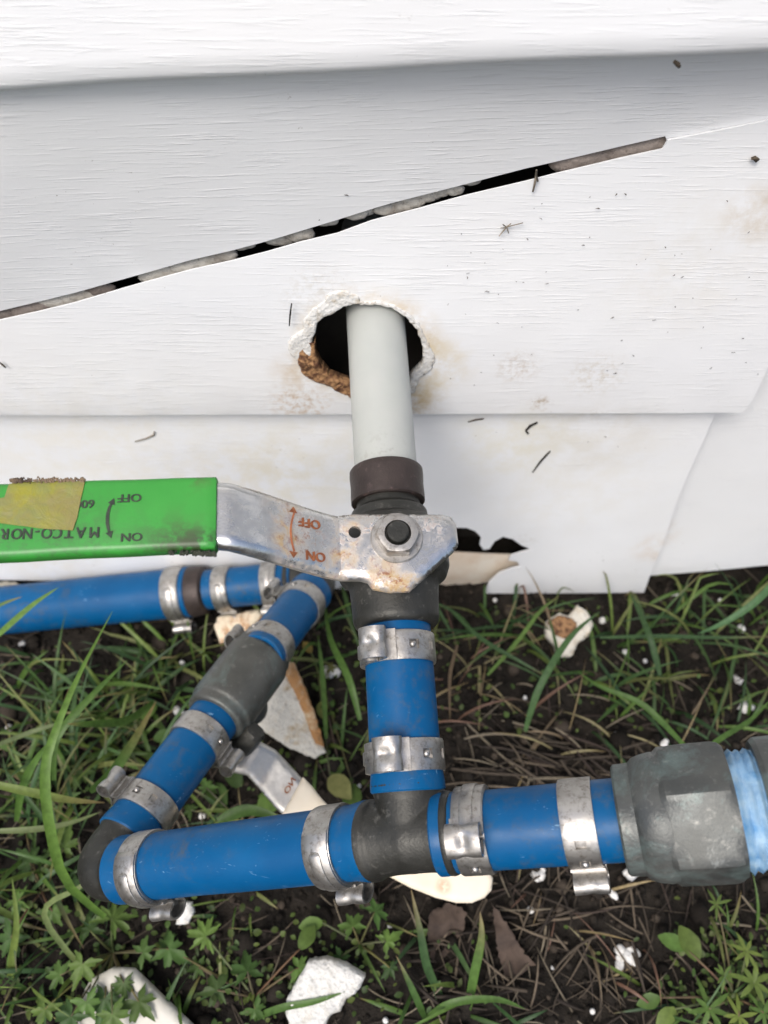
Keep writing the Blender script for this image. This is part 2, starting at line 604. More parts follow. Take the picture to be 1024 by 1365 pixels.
# --- the panel with the pipe hole
hole_px = [(464, 405), (480, 403), (505, 404), (524, 409), (543, 421), (556, 437), (564, 456), (566, 474), (563, 487),
           (556, 492), (549, 500), (546, 516), (520, 530), (490, 528), (470, 515), (452, 509), (436, 502), (424, 489), (416, 471), (415, 455),
           (420, 441), (421, 430), (432, 421), (444, 416), (455, 409)]
hole = wp(hole_px)
mb = MB()
sb = ext(wp(slit_bot), -620, 620)
bot = ext(wp([(0, 556), (300, 555), (600, 553), (990, 551)]), -620, 175)[:-1]
right = wp([(990, 551), (1003, 535), (1024, 490), (1060, 400)])
zc = right[-1]
outer = [p for p in sb] + [(620, zc[1] - 10), zc] + list(reversed(right))[1:] + list(reversed(bot))[1:]
hx, hz = W(490, 465).x, W(490, 465).z
zb0 = bot[1][1]
def f_mid(u, v, w):
    y = warp(u, v)
    d = v - zb0
    if d < 6: y += .9 * (1 - max(d, 0) / 6) ** 2 * 1.5
    rr = math.hypot(u - hx, v - hz)
    if rr < 50: y -= 1.6 * (1 - rr / 50) * (.5 + noise.noise(Vector((u * .12, v * .12, 0))))
    return Vector((u, y + w, v))
sheet(mb, outer, [hole], 22, f_mid, .8, 6)
o = mb.build('siding_panel', M['vinyl'], wall, True, 30); o['label'] = 'diagonally cut panel with the ragged pipe hole'
# turned-under lower edge of that panel
mb = MB()
vs, fs = [], []
x0, x1 = -620, right[0][0] - 1.0
for i in range(121):
    x = x0 + (x1 - x0) * i / 120
    z = bot[1][1] + (bot[-1][1] - bot[1][1]) * (x - bot[1][0]) / (bot[-1][0] - bot[1][0])
    for y, dz in ((1.5, 2.5), (1.2, .4), (2.4, -.6), (6, -.4), (10.4, .6), (10.6, 8)):
        vs.append((x, y + warp(x, z), z + dz))
for i in range(120):
    for j in range(5):
        fs.append((i * 6 + j, i * 6 + j + 1, i * 6 + j + 7, i * 6 + j + 6))
mb.add(vs, fs)
mb.build('panel_hem', M['vinyl'], wall, True, 60)

# --- lowest panel, torn along its bottom edge, right end cut on a slant
YL = 12.0
low_bot = wp([(-5, 766), (150, 769), (300, 773), (430, 777), (565, 783)], YL)
lb = ext(low_bot, -620, 0)[:-1]
tear = wp([(565, 783), (568, 740), (590, 708), (606, 699), (622, 699), (633, 703), (641, 711), (639, 720), (644, 727), (652, 726), (659, 716), (670, 710), (683, 713),
           (694, 721), (708, 727), (694, 731), (681, 735), (677, 741), (689, 743), (693, 749), (680, 752), (665, 757), (652, 768), (645, 784)], YL)
rest = wp([(720, 784), (857, 783), (864, 764), (884, 716), (905, 655), (928, 604), (953, 552), (961, 536)], YL)
ztop = rest[-1][1] + 1
outer = lb + tear[1:] + rest + [(rest[-1][0], ztop), (-620, ztop)]
def f_low(u, v, w):
    y = YL + warp(u, v, .9) - .0
    d = v - lb[1][1]
    y -= 4.5 * max(0, 1 - max(d, 0) / 200)
    return Vector((u, y + w, v))
mb = MB()
sheet(mb, outer, [], 22, f_low, 1.2, 5)
o = mb.build('siding_panel', M['vinyl'], wall, True, 30); o['label'] = 'lowest panel with a torn notch at its bottom edge and slanted right end'
mb = MB()                             # curled scrap behind the notch
M['tan'] = mat_simple('tan_vinyl', (.62, .50, .38), (.72, .66, .56), .55, 45, bs=.25)  # tan tones mixed by noise for the curled strip
sc = wp([(560, 742), (600, 738), (650, 740), (694, 741), (700, 752), (668, 776), (650, 792), (560, 796)], 18)
zm = sc[0][1] - 16
sheet(mb, sc, [], 5, lambda u, v, w: Vector((u, 17 + min(3.0, ((v - zm) / 16) ** 2 * 1.2) + w, v)), 1.2, 3)
mb.build('torn_strip', M['tan'], wall, True, 40)

# --- rear panel on the right
YR = 20.0
rb = wp([(700, 757), (868, 761), (940, 756), (1024, 749)], YR)
rb = ext(rb, rb[0][0] - 10, 620)[1:]
mb = MB()
zt = W(700, 420, YR).z
sheet(mb, rb + [(620, zt), (rb[0][0], zt)], [], 24, lambda u, v, w: Vector((u, YR - 4 * max(0, 1 - (v - rb[1][1]) / 40 if v > rb[1][1] else 1) + warp(u, v) + w, v)), 1.2, 12)
o = mb.build('siding_panel', M['vinyl'], wall, True, 30); o['label'] = 'rear panel at the right end of the wall'

# --- cavity behind the siding
mb = MB()
def box(mb, a, b):
    (x0, y0, z0), (x1, y1, z1) = a, b
    mb.add([(x0, y0, z0), (x1, y0, z0), (x1, y1, z0), (x0, y1, z0), (x0, y0, z1), (x1, y0, z1), (x1, y1, z1), (x0, y1, z1)],
           [(0, 3, 2, 1), (4, 5, 6, 7), (0, 1, 5, 4), (1, 2, 6, 5), (2, 3, 7, 6), (3, 0, 4, 7)])
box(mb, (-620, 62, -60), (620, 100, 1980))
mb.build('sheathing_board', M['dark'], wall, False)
mb = MB()
box(mb, (-626, 4, 150), (-620.5, 100, 1980)); box(mb, (620.5, 4, 150), (626, 100, 1980))
mb.build('corner_trim', M['vinyl'], wall, False)

# --- insulation showing in the slit
M['insul'] = mat_foam('grey_insulation', (.50, .48, .43), (.30, .27, .23), (.46, .66), 60, .4)
M['insul_b'] = mat_foam('brown_insulation', (.27, .23, .20), (.17, .14, .12), (.45, .6), 60, .5)
def blob(mb, c, r, seed, amp=.25, fq=2.2, sub=3, squash=(1, 1, 1), col=None):
    bm = bmesh.new()
    bmesh.ops.create_icosphere(bm, subdivisions=sub, radius=1.0)
    vs = []
    for v in bm.verts:
        d = v.co.normalized()
        k = 1 + amp * noise.fractal(d * fq + Vector((seed * 3.7, seed * 1.3, seed)), 1.0, 2.0, 4)
        vs.append(Vector(c) + Vector((d.x * squash[0], d.y * squash[1], d.z * squash[2])) * r * k)
    fs = [tuple(v.index for v in f.verts) for f in bm.faces]
    bm.free()
    mb.add(vs, fs, col)
def slit_mid(px):
    for (a, b), (c, d) in ((slit_top[i], slit_top[i + 1]) for i in range(16)):
        if a <= px <= c:
            return b + (d - b) * (px - a) / (c - a) + 6
    return 425
def lump(px0, px1, mat, up=.0, r=6.5, seed=0):
    """flat-faced rounded nuggets of insulation, pressed side by side"""
    mb = MB()
    x = px0
    k = seed
    rg = random.Random(seed)
    while x < px1:
        k += 1
        yy = slit_mid(max(0, x)) + up + rg.uniform(-2, 2)
        if x < 0: yy += -x * .26
        q = W(x, yy, 5.5 + rg.uniform(0, 1.2))
        rr = r * rg.uniform(.75, 1.2)
        blob(mb, q, rr, k, .22, 1.5, 3, (1.35, .38, .85))
        x += rr * 1.1 / .37
    mb.build('insulation', mat, wall, True, None)
for a, b, m_, up, r in ((-60, 70, 'insul_b', 0, 7), (72, 128, 'insul', 0, 5.5), (132, 142, 'insul_b', -3, 5), (202, 302, 'insul', 1, 5.0), (322, 335, 'insul', -9, 2.6), (366, 408, 'insul', -3, 4.2),
                        (430, 438, 'insul', -8, 3), (474, 490, 'insul', -6, 3.6), (513, 516, 'insul', 2, 3.4), (525, 562, 'insul', 0, 4.4), (566, 590, 'insul', -5, 3.2), (606, 612, 'insul', -3, 3.0), (624, 632, 'insul', -8, 2.6), (768, 905, 'insul_b', 0, 7)):
    lump(a, b, M[m_], up, r, int(abs(a)))

# --- crusty sealant round the hole
M['crust'] = mat_foam('flaking_white_sealant', (.70, .69, .655), (.47, .39, .28), (.50, .70), 150, .7)
M['crust_b'] = mat_foam('rusty_brown_foam', (.38, .21, .095), (.10, .04, .018), (.44, .58), 260, 1.2)
def rim(name, mat, i0, i1, wid, h0, seed, inner=0.0):
    """ragged crust smeared on the panel along hole points i0..i1"""
    pts = [Vector(hole[i % len(hole)]) for i in range(i0, i1 + 1)]
    c = Vector((hx, hz))
    path = []
    for a, b in zip(pts, pts[1:]):
        k = max(2, int((b - a).length / .7))
        path += [a.lerp(b, t / k) for t in range(k)]
    path.append(pts[-1])
    n = len(path)
    vs, fs = [], []
    m = 26
    for i, p in enumerate(path):
        d = (p - c).normalized()
        e = min(1, i / 14, (n - 1 - i) / 14) ** .5
        ww = wid * max(.2, .62 + .42 * noise.fractal(Vector((i * .035, seed, 0)), 1.1, 2, 3)) * (.15 + .85 * e) + .6
        for j in range(m):
            t = j / (m - 1)
            q = p + d * (t * ww - inner * (1 - t))
            env = min(1, t * 5 + .25) * min(1, (1 - t) * 3.5) ** .7
            big = .5 + .8 * noise.fractal(Vector((q.x * .10, q.y * .10, seed)), 1, 2, 2)
            fine = noise.fractal(Vector((q.x * .42, q.y * .42, seed + 5)), .8, 2, 5)
            yy = -h0 * env * max(.10, big + .38 * fine) * (.3 + .7 * e)
            if t == 1: yy = .5
            if j == 0: yy = 3.5 + inner
            j1 = .7 * noise.fractal(Vector((q.x * .35, q.y * .35, seed + 9)), 1, 2, 3)
            j2 = .7 * noise.fractal(Vector((q.x * .35, q.y * .35, seed + 19)), 1, 2, 3)
            vs.append((q.x + j1, yy - .55, q.y + j2))
    for i in range(n - 1):
        for j in range(m - 1):
            fs.append((i * m + j, (i + 1) * m + j, (i + 1) * m + j + 1, i * m + j + 1))
    mb = MB(); mb.add(vs, fs)
    ob = mb.build(name, mat, wall, True, None, fix=False)
    so = ob.modifiers.new('thickness', 'SOLIDIFY'); so.thickness = .0005; so.offset = 1
    return ob
rim('sealant_crust', M['crust'], 17, 26, 12.0, .6, 1.0)
rim('sealant_crust', M['crust'], 1, 7, 1.5, .3, 2.0)
rim('sealant_crust', M['crust'], 6, 13, 6.5, .4, 3.0)
rim('sealant_foam', M['crust_b'], 12, 19, 11.0, 1.5, 4.0, 1.5)['label'] = 'rusty brown crumbling foam at the lower left of the hole'
# ================================================================== the plumbing
plumb = thing('pipe_assembly', 'blue plastic pipe run with steel clamps, grey brass fittings and a green handled ball valve', 'plumbing', (0, 0, 0))
RP = 14.3
def hintcam(p):
    return (CAM - p).normalized()
def tube_between(name, A, B, r, mat, parent=plumb, s0=0.0, s1=None, sag=0.0, n=56, wall_t=2.6, flare0=0.0, flare1=0.0):
    """a pipe with rounded open ends"""
    a = (B - A).normalized(); L = (B - A).length
    s1 = L if s1 is None else s1
    mb = MB()
    prof = [(s0 + 5, r - wall_t), (s0 + .3, r - wall_t), (s0, r - wall_t + .5), (s0, r - .6 + flare0), (s0 + .6, r + flare0), (s0 + 3, r + flare0), (s0 + 6, r + flare0 * .5), (s0 + 9, r), (s0 + 18, r)]
    k = 10
    for i in range(1, k):
        prof.append((s0 + 18 + (s1 - s0 - 36) * i / k, r))
    prof += [(s1 - 18, r), (s1 - 9, r), (s1 - 6, r + flare1 * .5), (s1 - 3, r + flare1), (s1 - .6, r + flare1), (s1, r - .6 + flare1), (s1, r - wall_t + .5), (s1 - .3, r - wall_t), (s1 - 5, r - wall_t)]
    lathe(mb, A, a, prof, n, hintcam(A), caps=False)
    for i, v in enumerate(mb.v):
        mb.v[i] = v + Vector((fbm(v, .02, 2), fbm(v + Vector((50, 0, 0)), .02, 2), 0)) * .25
    return mb.build(name, mat, parent, True, 35)
def line_param(A, B, px=None, py=None):
    a = (B - A).normalized(); L = (B - A).length
    lo, hi = -.5 * L, 2.0 * L
    g = lambda s: (proj(A + a * s)[0] - px) if px is not None else (proj(A + a * s)[1] - py)
    flo = g(lo)
    for _ in range(60):
        mid = (lo + hi) / 2
        if (g(mid) > 0) == (flo > 0): lo = mid
        else: hi = mid
    return lo

# --- axes of the run (photo position and distance from the lens)
V0, T = P(499, 400, 400), P(548, 1114, 312)
VA = (T - V0).normalized()
E1 = P(131, 1163, 379)
RX = P(945, 1083, 284)
DU = P(373, 842, 502)
E2 = P(429, 771, 566)
BL = P(-140, 828, 612)
RA = (RX - T).normalized()
LA = (E1 - T).normalized()
BA = (BL - E2).normalized()
sV = lambda py: line_param(V0, T, py=py)

# --- milky pipe from the hole
mb = MB()
s_end = sV(640)
prof = [(-45, RP), (-30, RP)] + [(-30 + (s_end + 30) * i / 14, RP) for i in range(1, 15)]
lathe(mb, V0, VA, prof, 64, hintcam(V0))
wp_ob = mb.build('pipe', M['milky'], plumb, True, 40); wp_ob['label'] = 'milky white pipe coming out of the wall'
# crimp ring and neck
mb = MB()
a0, a1 = sV(628), sV(672)
prof = [(a0, RP + .1), (a0, RP + 1.9), (a0 + .7, RP + 2.4), (a0 + 3, RP + 2.5), ((a0 + a1) / 2, RP + 2.2), (a1 - 3, RP + 2.4), (a1 - .6, RP + 2.3), (a1, RP + 1.7), (a1, RP - .5)]
lathe(mb, V0, VA, prof, 64, hintcam(V0), caps=False)
ring = mb.build('crimp_ring', M['black'], plumb, True, 35)
M['scrawl'] = mat_simple('pinkish_scratched_mark', (.36, .22, .20), (.20, .13, .12), .7, 400)
mb = MB()
sm = [(483, 634), (492, 633), (491, 646), (487, 654), (489, 660), (481, 668)]
vs = []
axis_o = V0
for (px, py) in densify(sm, 3)[:-9]:
    r_ = ray(px, py)
    t_ = 380.0
    for _ in range(30):
        q = CAM + r_ * t_
        d_ = (q - V0) - VA * (q - V0).dot(VA)
        t_ += (d_.length - (RP + 2.58)) * .8 * (1 if d_.dot(hintcam(q)) > 0 else -1)
    vs.append(CAM + r_ * t_)
sweep(mb, vs, .35, 6)
mb.build('scratch_mark', M['scrawl'], ring, True, None)

# --- first ball valve
valve = part('ball_valve', plumb)
valve['label'] = 'grey ball valve with chrome lever in a green sleeve'
NV = (hintcam(P(530, 720, 350)))
VA_, NV, LV = frame(VA, NV)          # LV = VA x NV
if LV.x > 0: LV = -LV
LV = (LV * .996 + NV * .09).normalized()
NV = (NV - LV * NV.dot(LV)).normalized()
AV = LV.cross(NV)
if AV.dot(VA) < 0: AV = -AV
def body_mesh(mb, A, a, s0, s1, rs, n=64, hint=None):
    lathe(mb, A, a, [(s0 + (s1 - s0) * t, r) for t, r in rs], n, hint)
mb = MB()
b0, b1 = sV(668), sV(837)
body_mesh(mb, V0, VA, b0, b1, [(0, 11), (0, 14.2), (.08, 14.6), (.10, 17.0), (.17, 17.4), (.20, 20), (.28, 23.5), (.36, 24.8), (.56, 24.8), (.64, 23.0), (.68, 19.8), (.72, 19.2), (.86, 18.6), (.955, 18.4), (.99, 17.4), (1.0, 16.2), (1.0, 12)], 64, NV)
STEM = P(536, 716, 322.5)
Ob = V0 + VA * (STEM - V0).dot(VA)   # foot of the stem on the axis
h_pl = (STEM - Ob).dot(NV) - 3.5
print('h_pl', h_pl)
lathe(mb, Ob, NV, [(0, 13), (h_pl - 7, 13), (h_pl - 4.5, 12.2), (h_pl - 4, 10)], 40)
vb = mb.build('body', M['brass'], valve, True, 40)
rm = vb.modifiers.new('cast', 'REMESH'); rm.mode = 'VOXEL'; rm.voxel_size = .0007; rm.use_smooth_shade = True
sm_ = vb.modifiers.new('soft', 'SMOOTH'); sm_.iterations = 3; sm_.factor = .5
O_pl = Ob + NV * ((STEM - Ob).dot(NV) - 3.5)
h_pl = (O_pl - Ob).dot(NV)
mb = MB()
lathe(mb, Ob, NV, [(20, 7.5), (h_pl - 1, 7.5)], 32)
mb.build('packing_gland', M['brass'], valve, True, 40)
# lever plate traced on its own plane
def pl(px, py):
    q = plane_hit(px, py, O_pl, NV) - O_pl
    return (q.dot(LV), q.dot(AV))
plate = [pl(x, y) for x, y in [(452, 688), (470, 686), (530, 686), (590, 686.5), (601, 690), (608, 700), (611, 726), (605, 735), (580, 758), (553, 782), (546, 788), (520, 789), (497, 785), (490, 776), (480, 773.5), (452, 773)]]
plate_hole = [pl(473 + 8.5 * math.cos(t * math.pi / 8), 712 + 8 * math.sin(t * math.pi / 8)) for t in range(16)]
lx = min(plate[0][0], plate[-1][0])
def curl(d, k=3.2):                   # edge fold: how far the rim drops for a distance d from the edge
    return 0 if d > k else (1 - d / k) ** 2 * k * .8
xs_pl = [p[0] for p in plate]; 
def edge_dist(u, v, poly):
    best = 1e9
    for i in range(len(poly) - 1):      # skips the closing edge (the arm joins there)
        a = Vector(poly[i]); b = Vector(poly[i + 1])
        ab = b - a; t = max(0, min(1, (Vector((u, v)) - a).dot(ab) / ab.length_squared))
        best = min(best, (Vector((u, v)) - a - ab * t).length)
    return best
TH = 2.4
def f_pl(u, v, w):
    d = edge_dist(u, v, plate)
    return O_pl + LV * u + AV * v + NV * (w - curl(d, 2.6))
mb = MB()
sheet(mb, plate, [plate_hole], 2.2, f_pl, TH, 1.3)
# arm: stations along LV with rise along NV, half widths top and bottom
ta, ba = plate[0][1], plate[-1][1]
l0 = (plate[0][0] + plate[-1][0]) / 2
RISE = 26.0
SHF = -4.2                            # the arm sits a little off the stem's centre line
def arm_st(l):
    t = (l - l0) / 40.0
    k = max(0, min(1, t))
    k = k * k * (3 - 2 * k) * .35 + k * .65
    return RISE * k
stn = [l0 - .2 + (l1_ - 0) for l1_ in [i * 1.6 for i in range(0, 40)]] + [l0 + 66 + i * 8 for i in range(15)]
cs = []
m = 17
vs = []
WA = 13.2                              # half width of the arm under the sleeve
for l in stn:
    k = min(1, max(0, (l - l0) / 46))
    top = ta * (1 - k) + (SHF - WA) * k
    bo = ba * (1 - k) + (SHF + WA) * k
    cen, hw = (top + bo) / 2, (bo - top) / 2
    dl = .5
    dr = (arm_st(l + dl) - arm_st(l - dl)) / (2 * dl)
    nn = (NV - LV * dr).normalized()
    base = O_pl + LV * l + NV * arm_st(l)
    up_, dn_ = [], []
    for j in range(m):
        a_ = -1 + 2 * j / (m - 1)
        a_ = math.copysign(abs(a_) ** .75, a_)
        d_ = hw * (1 - abs(a_))
        dz = curl(d_, 3.4)
        up_.append(base + AV * (cen + hw * a_) + nn * (TH - dz))
        dn_.append(base + AV * (cen + hw * a_ * .985) + nn * (-dz * 1.0))
    vs += up_ + list(reversed(dn_))
fs = []
q = 2 * m
for i in range(len(stn) - 1):
    for j in range(q):
        k = (j + 1) % q
        fs.append((i * q + j, i * q + k, (i + 1) * q + k, (i + 1) * q + j))
fs.append(tuple(range(q))); fs.append(tuple((len(stn) - 1) * q + j for j in range(q)))
mb.add(vs, fs)
def on_pl(px, py, h=0): return plane_hit(px, py, O_pl + NV * h, NV)
lever_spots = [(on_pl(462, 715, 3), 2, 9, 1.0, True), (on_pl(458, 745, 3), 2, 10, 1.0, True), (on_pl(462, 766, 3), 2, 8, 1.0, True), (on_pl(520, 783, 1), 5, 12, 1.0, True), (on_pl(542, 784, 1), 4, 10, 1.0, True),
               (on_pl(505, 758, 2), 3, 14, .75, True), (on_pl(388, 690, 16), 3, 13, 1.0, True), (on_pl(386, 722, 16), 3, 12, 1.0, True), (on_pl(408, 712, 14), 6, 15, .7, False),
               (on_pl(500, 700, 2), 3, 15, .6, False), (on_pl(575, 700, 2), 2, 12, .4, False), (on_pl(430, 768, 9), 3, 16, 1.0, True), (on_pl(395, 752, 14), 2, 12, .8, True), (on_pl(470, 690, 3), 1, 12, .8, True), (on_pl(372, 672, 20), 1, 9, .7, True)]  # besides rust, a reddish reflection is painted along the arm's lower edge
M['lever'] = mat_lever('rust_and_reflection_chrome', None, lever_spots)
lever = mb.build('lever', M['lever'], valve, True, 42)
# nut, washer and stem end
mb = MB()
s0 = h_pl + TH
lathe(mb, Ob, NV, [(s0, 5), (s0, 10.6), (s0 + .9, 10.6), (s0 + 1.3, 10.2), (s0 + 1.3, 6)], 48, caps=False)
mb.build('washer', M['steel'], valve, True, 30)
mb = MB()
prof_n = []
vs, fs = [], []
for (s, sc_, rnd) in ((s0 + 1.3, 1, 0), (s0 + 5.6, 1, 0), (s0 + 6.8, .93, .5), (s0 + 7.0, .80, 1), (s0 + 7.0, .62, 1), (s0 + 4.5, .58, 1)):
    for k in range(48):
        t = 2 * math.pi * k / 48 + .35
        hexr = 9.2 * math.cos(math.pi / 6) / math.cos((t % (math.pi / 3)) - math.pi / 6)
        r_ = (hexr * (1 - rnd) + 9.2 * .93 * rnd) * sc_
        vs.append(Ob + NV * s + (LV * math.cos(t) + AV * math.sin(t)) * r_)
for i in range(5):
    for k in range(48):
        fs.append((i * 48 + k, i * 48 + (k + 1) % 48, (i + 1) * 48 + (k + 1) % 48, (i + 1) * 48 + k))
mb.add(vs, fs)
mb.build('nut', M['steel'], valve, True, 28)
mb = MB()
lathe(mb, Ob, NV, [(s0, 5.2), (s0 + 4.6, 5.2), (s0 + 4.7, 4.3), (s0 + 8.6, 4.3), (s0 + 9.2, 3.7)], 36)
mb.build('stem', M['brass'], valve, True, 30)
# green sleeve
def mat_green():
    m, nt, b = new_mat('green_vinyl_sleeve')
    f = noise_tex(nt, coords(nt), 28, 4)
    col = mix(nt, ramp(nt, f, [(.35, 0), (.7, 1)]), (.026, .235, .028), (.040, .285, .038))
    med = ramp(nt, noise_tex(nt, coords(nt), 130, 6, .72), [(.42, 0), (.60, 1)])
    fin = ramp(nt, noise_tex(nt, coords(nt), 420, 5, .75), [(.48, 0), (.6, 1)])
    for (px, py, h, r0, r1, am, c, nz) in ((272, 736, 28, 4, 12, 1.0, (.015, .02, .01), med), (250, 738, 28, 3, 12, 1.0, (.02, .03, .012), med), (228, 738, 28, 2, 16, .8, (.03, .05, .02), med), (245, 718, 30, 2, 18, .4, (.06, .09, .03), med),
                                           (262, 640, 29, 1, 9, .6, (.07, .10, .03), med), (60, 748, 29, 5, 45, .45, (.05, .12, .04), fin), (150, 750, 28, 5, 30, .5, (.05, .10, .035), med), (20, 640, 29, 3, 30, .3, (.1, .15, .05), fin)):
        q = on_pl(px, py, h)
        col = mix(nt, spot(nt, tuple(q * MM), r0 * MM, r1 * MM, nz, am), col, c)
    setc(nt, b, col)
    b.inputs['Roughness'].default_value = .4
    bump(nt, b, noise_tex(nt, coords(nt), 160, 4), .12, .0008)
    return m
M['green'] = mat_green()
SH = RISE + TH                         # height of the arm's upper face
S_T = 1.6
mb = MB()
q0 = on_pl(288, 690, SH + S_T) - O_pl
ls0 = q0.dot(LV); ls1 = ls0 + 112
vs, fs = [], []
n_s = 30
hw, hh, rc = 14.5, 4.2, 3.0
cs = []
for (cx_, cy_, a0_) in ((hw - rc, hh - rc, 0), (-hw + rc, hh - rc, 90), (-hw + rc, -hh + rc, 180), (hw - rc, -hh + rc, 270)):
    for k in range(7):
        t = R(a0_ + 15 * k)
        cs.append((cx_ + rc * math.cos(t), cy_ + rc * math.sin(t)))
base_h = SH + S_T - hh
inner_first = []
ncs = len(cs)
st_l = [(ls0 + 2, .80), (ls0 + .05, .86), (ls0, .95), (ls0 + .5, 1.0)] + [(ls0 + .5 + (ls1 - ls0 - 8) * i / n_s, 1.0 + .025 * i / n_s) for i in range(1, n_s + 1)] + [(ls1 - 4, .97), (ls1 - 1.5, .85), (ls1, .6)]
for l, k in st_l:
    for (x, y) in cs:
        p = O_pl + LV * l + AV * (x * k + SHF) + NV * (base_h + y * (k if k < 1 else 1) + .25 * noise.noise(Vector((l * .05, x * .08, 2))))
        p += AV * .35 * noise.noise(Vector((l * .04, 9, 0)))
        vs.append(p)
for i in range(len(st_l) - 1):
    for j in range(ncs):
        k = (j + 1) % ncs
        fs.append((i * ncs + j, i * ncs + k, (i + 1) * ncs + k, (i + 1) * ncs + j))
fs.append(tuple((len(st_l) - 1) * ncs + j for j in range(ncs)))
mb.add(vs, fs)
sleeve = mb.build('handle_sleeve', M['green'], valve, True, 45)
TOPH = SH + S_T + .02                  # plane of the printed face
# printed and stamped lettering
def text_mesh(txt, size, bold=0.0):
    cu = bpy.data.curves.new('t', 'FONT')
    cu.body = txt
    cu.size = size
    cu.offset = bold
    cu.align_x = 'CENTER'; cu.align_y = 'CENTER'
    cu.resolution_u = 3
    ob = bpy.data.objects.new('t', cu)
    COL.objects.link(ob)
    bpy.context.view_layer.update()
    me = bpy.data.meshes.new_from_object(ob.evaluated_get(bpy.context.evaluated_depsgraph_get()))
    vs = [v.co.copy() for v in me.vertices]
    fs = [tuple(p.vertices) for p in me.polygons]
    bpy.data.objects.remove(ob); bpy.data.curves.remove(cu); bpy.data.meshes.remove(me)
    return vs, fs
def solid_text(mb, txt, px, py, size, O, X, Y, Nn, th=.12, sx=1.0, bold=0.0):
    for k, dx in enumerate((-.16, .16, 0)):   # three passes thicken the strokes
        one_text(mb, txt, px, py, size, O + X * 0, X, Y, Nn, th + .03 * k, sx, dx)
def one_text(mb, txt, px, py, size, O, X, Y, Nn, th, sx, dx, bold=0.0):
    vs, fs = text_mesh(txt, size, bold)
    n = len(vs)
    c = plane_hit(px, py, O, Nn) + X * dx + Nn * (th - .15) * .5
    a = [c + X * (v.x * sx) + Y * v.y for v in vs]
    al = a + [p + Nn * th for p in a]
    cnt = set()
    for f in fs:
        for i in range(len(f)):
            cnt.add((f[i], f[(i + 1) % len(f)]))
    sides = [(e[1], e[0], e[0] + n, e[1] + n) for e in cnt if (e[1], e[0]) not in cnt]
    mb.add(al, [tuple(reversed(f)) for f in fs] + [tuple(i + n for i in f) for f in fs] + sides)
def arc_arrow(mb, pts, O, Nn, wd=.42, head=2.2, th=.14):
    ps = [plane_hit(x, y, O, Nn) for x, y in pts]
    def flat(a, b, c):
        mb.add([a, b, c, a + Nn * th, b + Nn * th, c + Nn * th], [(0, 2, 1), (3, 4, 5), (0, 1, 4, 3), (1, 2, 5, 4), (2, 0, 3, 5)])
    vs = []
    for i, p in enumerate(ps):
        t = (ps[min(i + 1, len(ps) - 1)] - ps[max(0, i - 1)]).normalized()
        s = Nn.cross(t)
        w = wd * (1.0 + .5 * math.sin(math.pi * i / (len(ps) - 1)))
        vs += [p - s * w, p + s * w, p + s * w + Nn * th, p - s * w + Nn * th]
    fs = []
    for i in range(len(ps) - 1):
        for j in range(4):
            k = (j + 1) % 4
            fs.append((i * 4 + j, i * 4 + k, i * 4 + 4 + k, i * 4 + 4 + j))
    mb.add(vs, fs)
    for e, g in ((ps[0], ps[1]), (ps[-1], ps[-2])):
        t = (e - g).normalized(); s = Nn.cross(t)
        flat(e + t * head, e - s * head * .62 - t * .3, e + s * head * .62 - t * .3)
M['ink'] = mat_simple('black_print', (.012, .02, .012), (.03, .045, .025), .5, 300, bs=0)
O_pr = O_pl + NV * (TOPH + .10)
TX, TY = LV, AV                        # the print stands upside down: reads from the far side
mb = MB()
solid_text(mb, 'OFF', 173, 663.5, 4.5, O_pr, TX, TY, NV, .15, 1.1, .0)
solid_text(mb, 'ON', 175.5, 715.5, 4.5, O_pr, TX, TY, NV, .15, 1.1, .0)
solid_text(mb, '600', 113, 671.5, 4.5, O_pr, TX, TY, NV, .15, 1.05, .0)
for ch, px in zip('MATCO-NORCA', [126, 108, 92, 77, 62.5, 50, 37, 22.5, 7, -8, -24]):
    solid_text(mb, ch, px, 709 + (124 - px) * .02, 5.9, O_pr, TX, TY, NV, .15, .84, .0)
arc_arrow(mb, [(149, 671), (146, 677), (144, 684), (143.3, 691), (143.3, 698), (144.5, 705), (146, 710)], O_pr, NV)
mb.build('lettering', M['ink'], sleeve, False)
# yellow tape scrap stuck over the print
def mat_tape():
    m, nt, b = new_mat('yellowed_tape')
    f = noise_tex(nt, coords(nt), 110, 6, .7, .8)
    col = mix(nt, ramp(nt, f, [(.36, 0), (.62, 1)]), (.25, .235, .02), (.19, .20, .055))
    g = ramp(nt, noise_tex(nt, coords(nt), 45, 5, .7), [(.44, 0), (.64, .9)])
    col = mix(nt, g, col, (.20, .16, .065))
    q = on_pl(60, 640, TOPH)
    d = ramp(nt, noise_tex(nt, coords(nt), 260, 5, .7), [(.40, 0), (.6, 1)])
    setc(nt, b, col)
    b.inputs['Roughness'].default_value = .38
    bump(nt, b, noise_tex(nt, coords(nt), 150, 5, .65, .8), .5, .001)
    return m
M['tape'] = mat_tape()
mb = MB()
O_tp = O_pl + NV * (TOPH + .35)
tp_px = [(-22, 694), (-24, 668), (6, 663), (12, 645), (22, 641), (60, 639), (108, 641), (113, 643), (108, 665), (103, 690), (97, 707), (60, 705), (20, 700)]
tpl = []
for x, y in tp_px:
    d_ = plane_hit(x, y, O_tp, NV) - O_tp
    tpl.append((d_.dot(LV), d_.dot(AV)))
def f_tape(u, v, w):
    return O_tp + LV * u + AV * v + NV * (w - .22 + .35 * abs(noise.fractal(Vector((u * .22, v * .22, 4)), 1, 2, 3)) - (max(0, -v + SHF - 12.4) ** 2) * .25)
sheet(mb, tpl, [], 1.5, f_tape, .25, 1.0)
mb.build('tape_scrap', M['tape'], sleeve, True, 35)
M['grime'] = mat_foam('dry_mud', (.20, .14, .085), (.09, .06, .04), (.45, .6), 150, 1.0)
mb = MB()
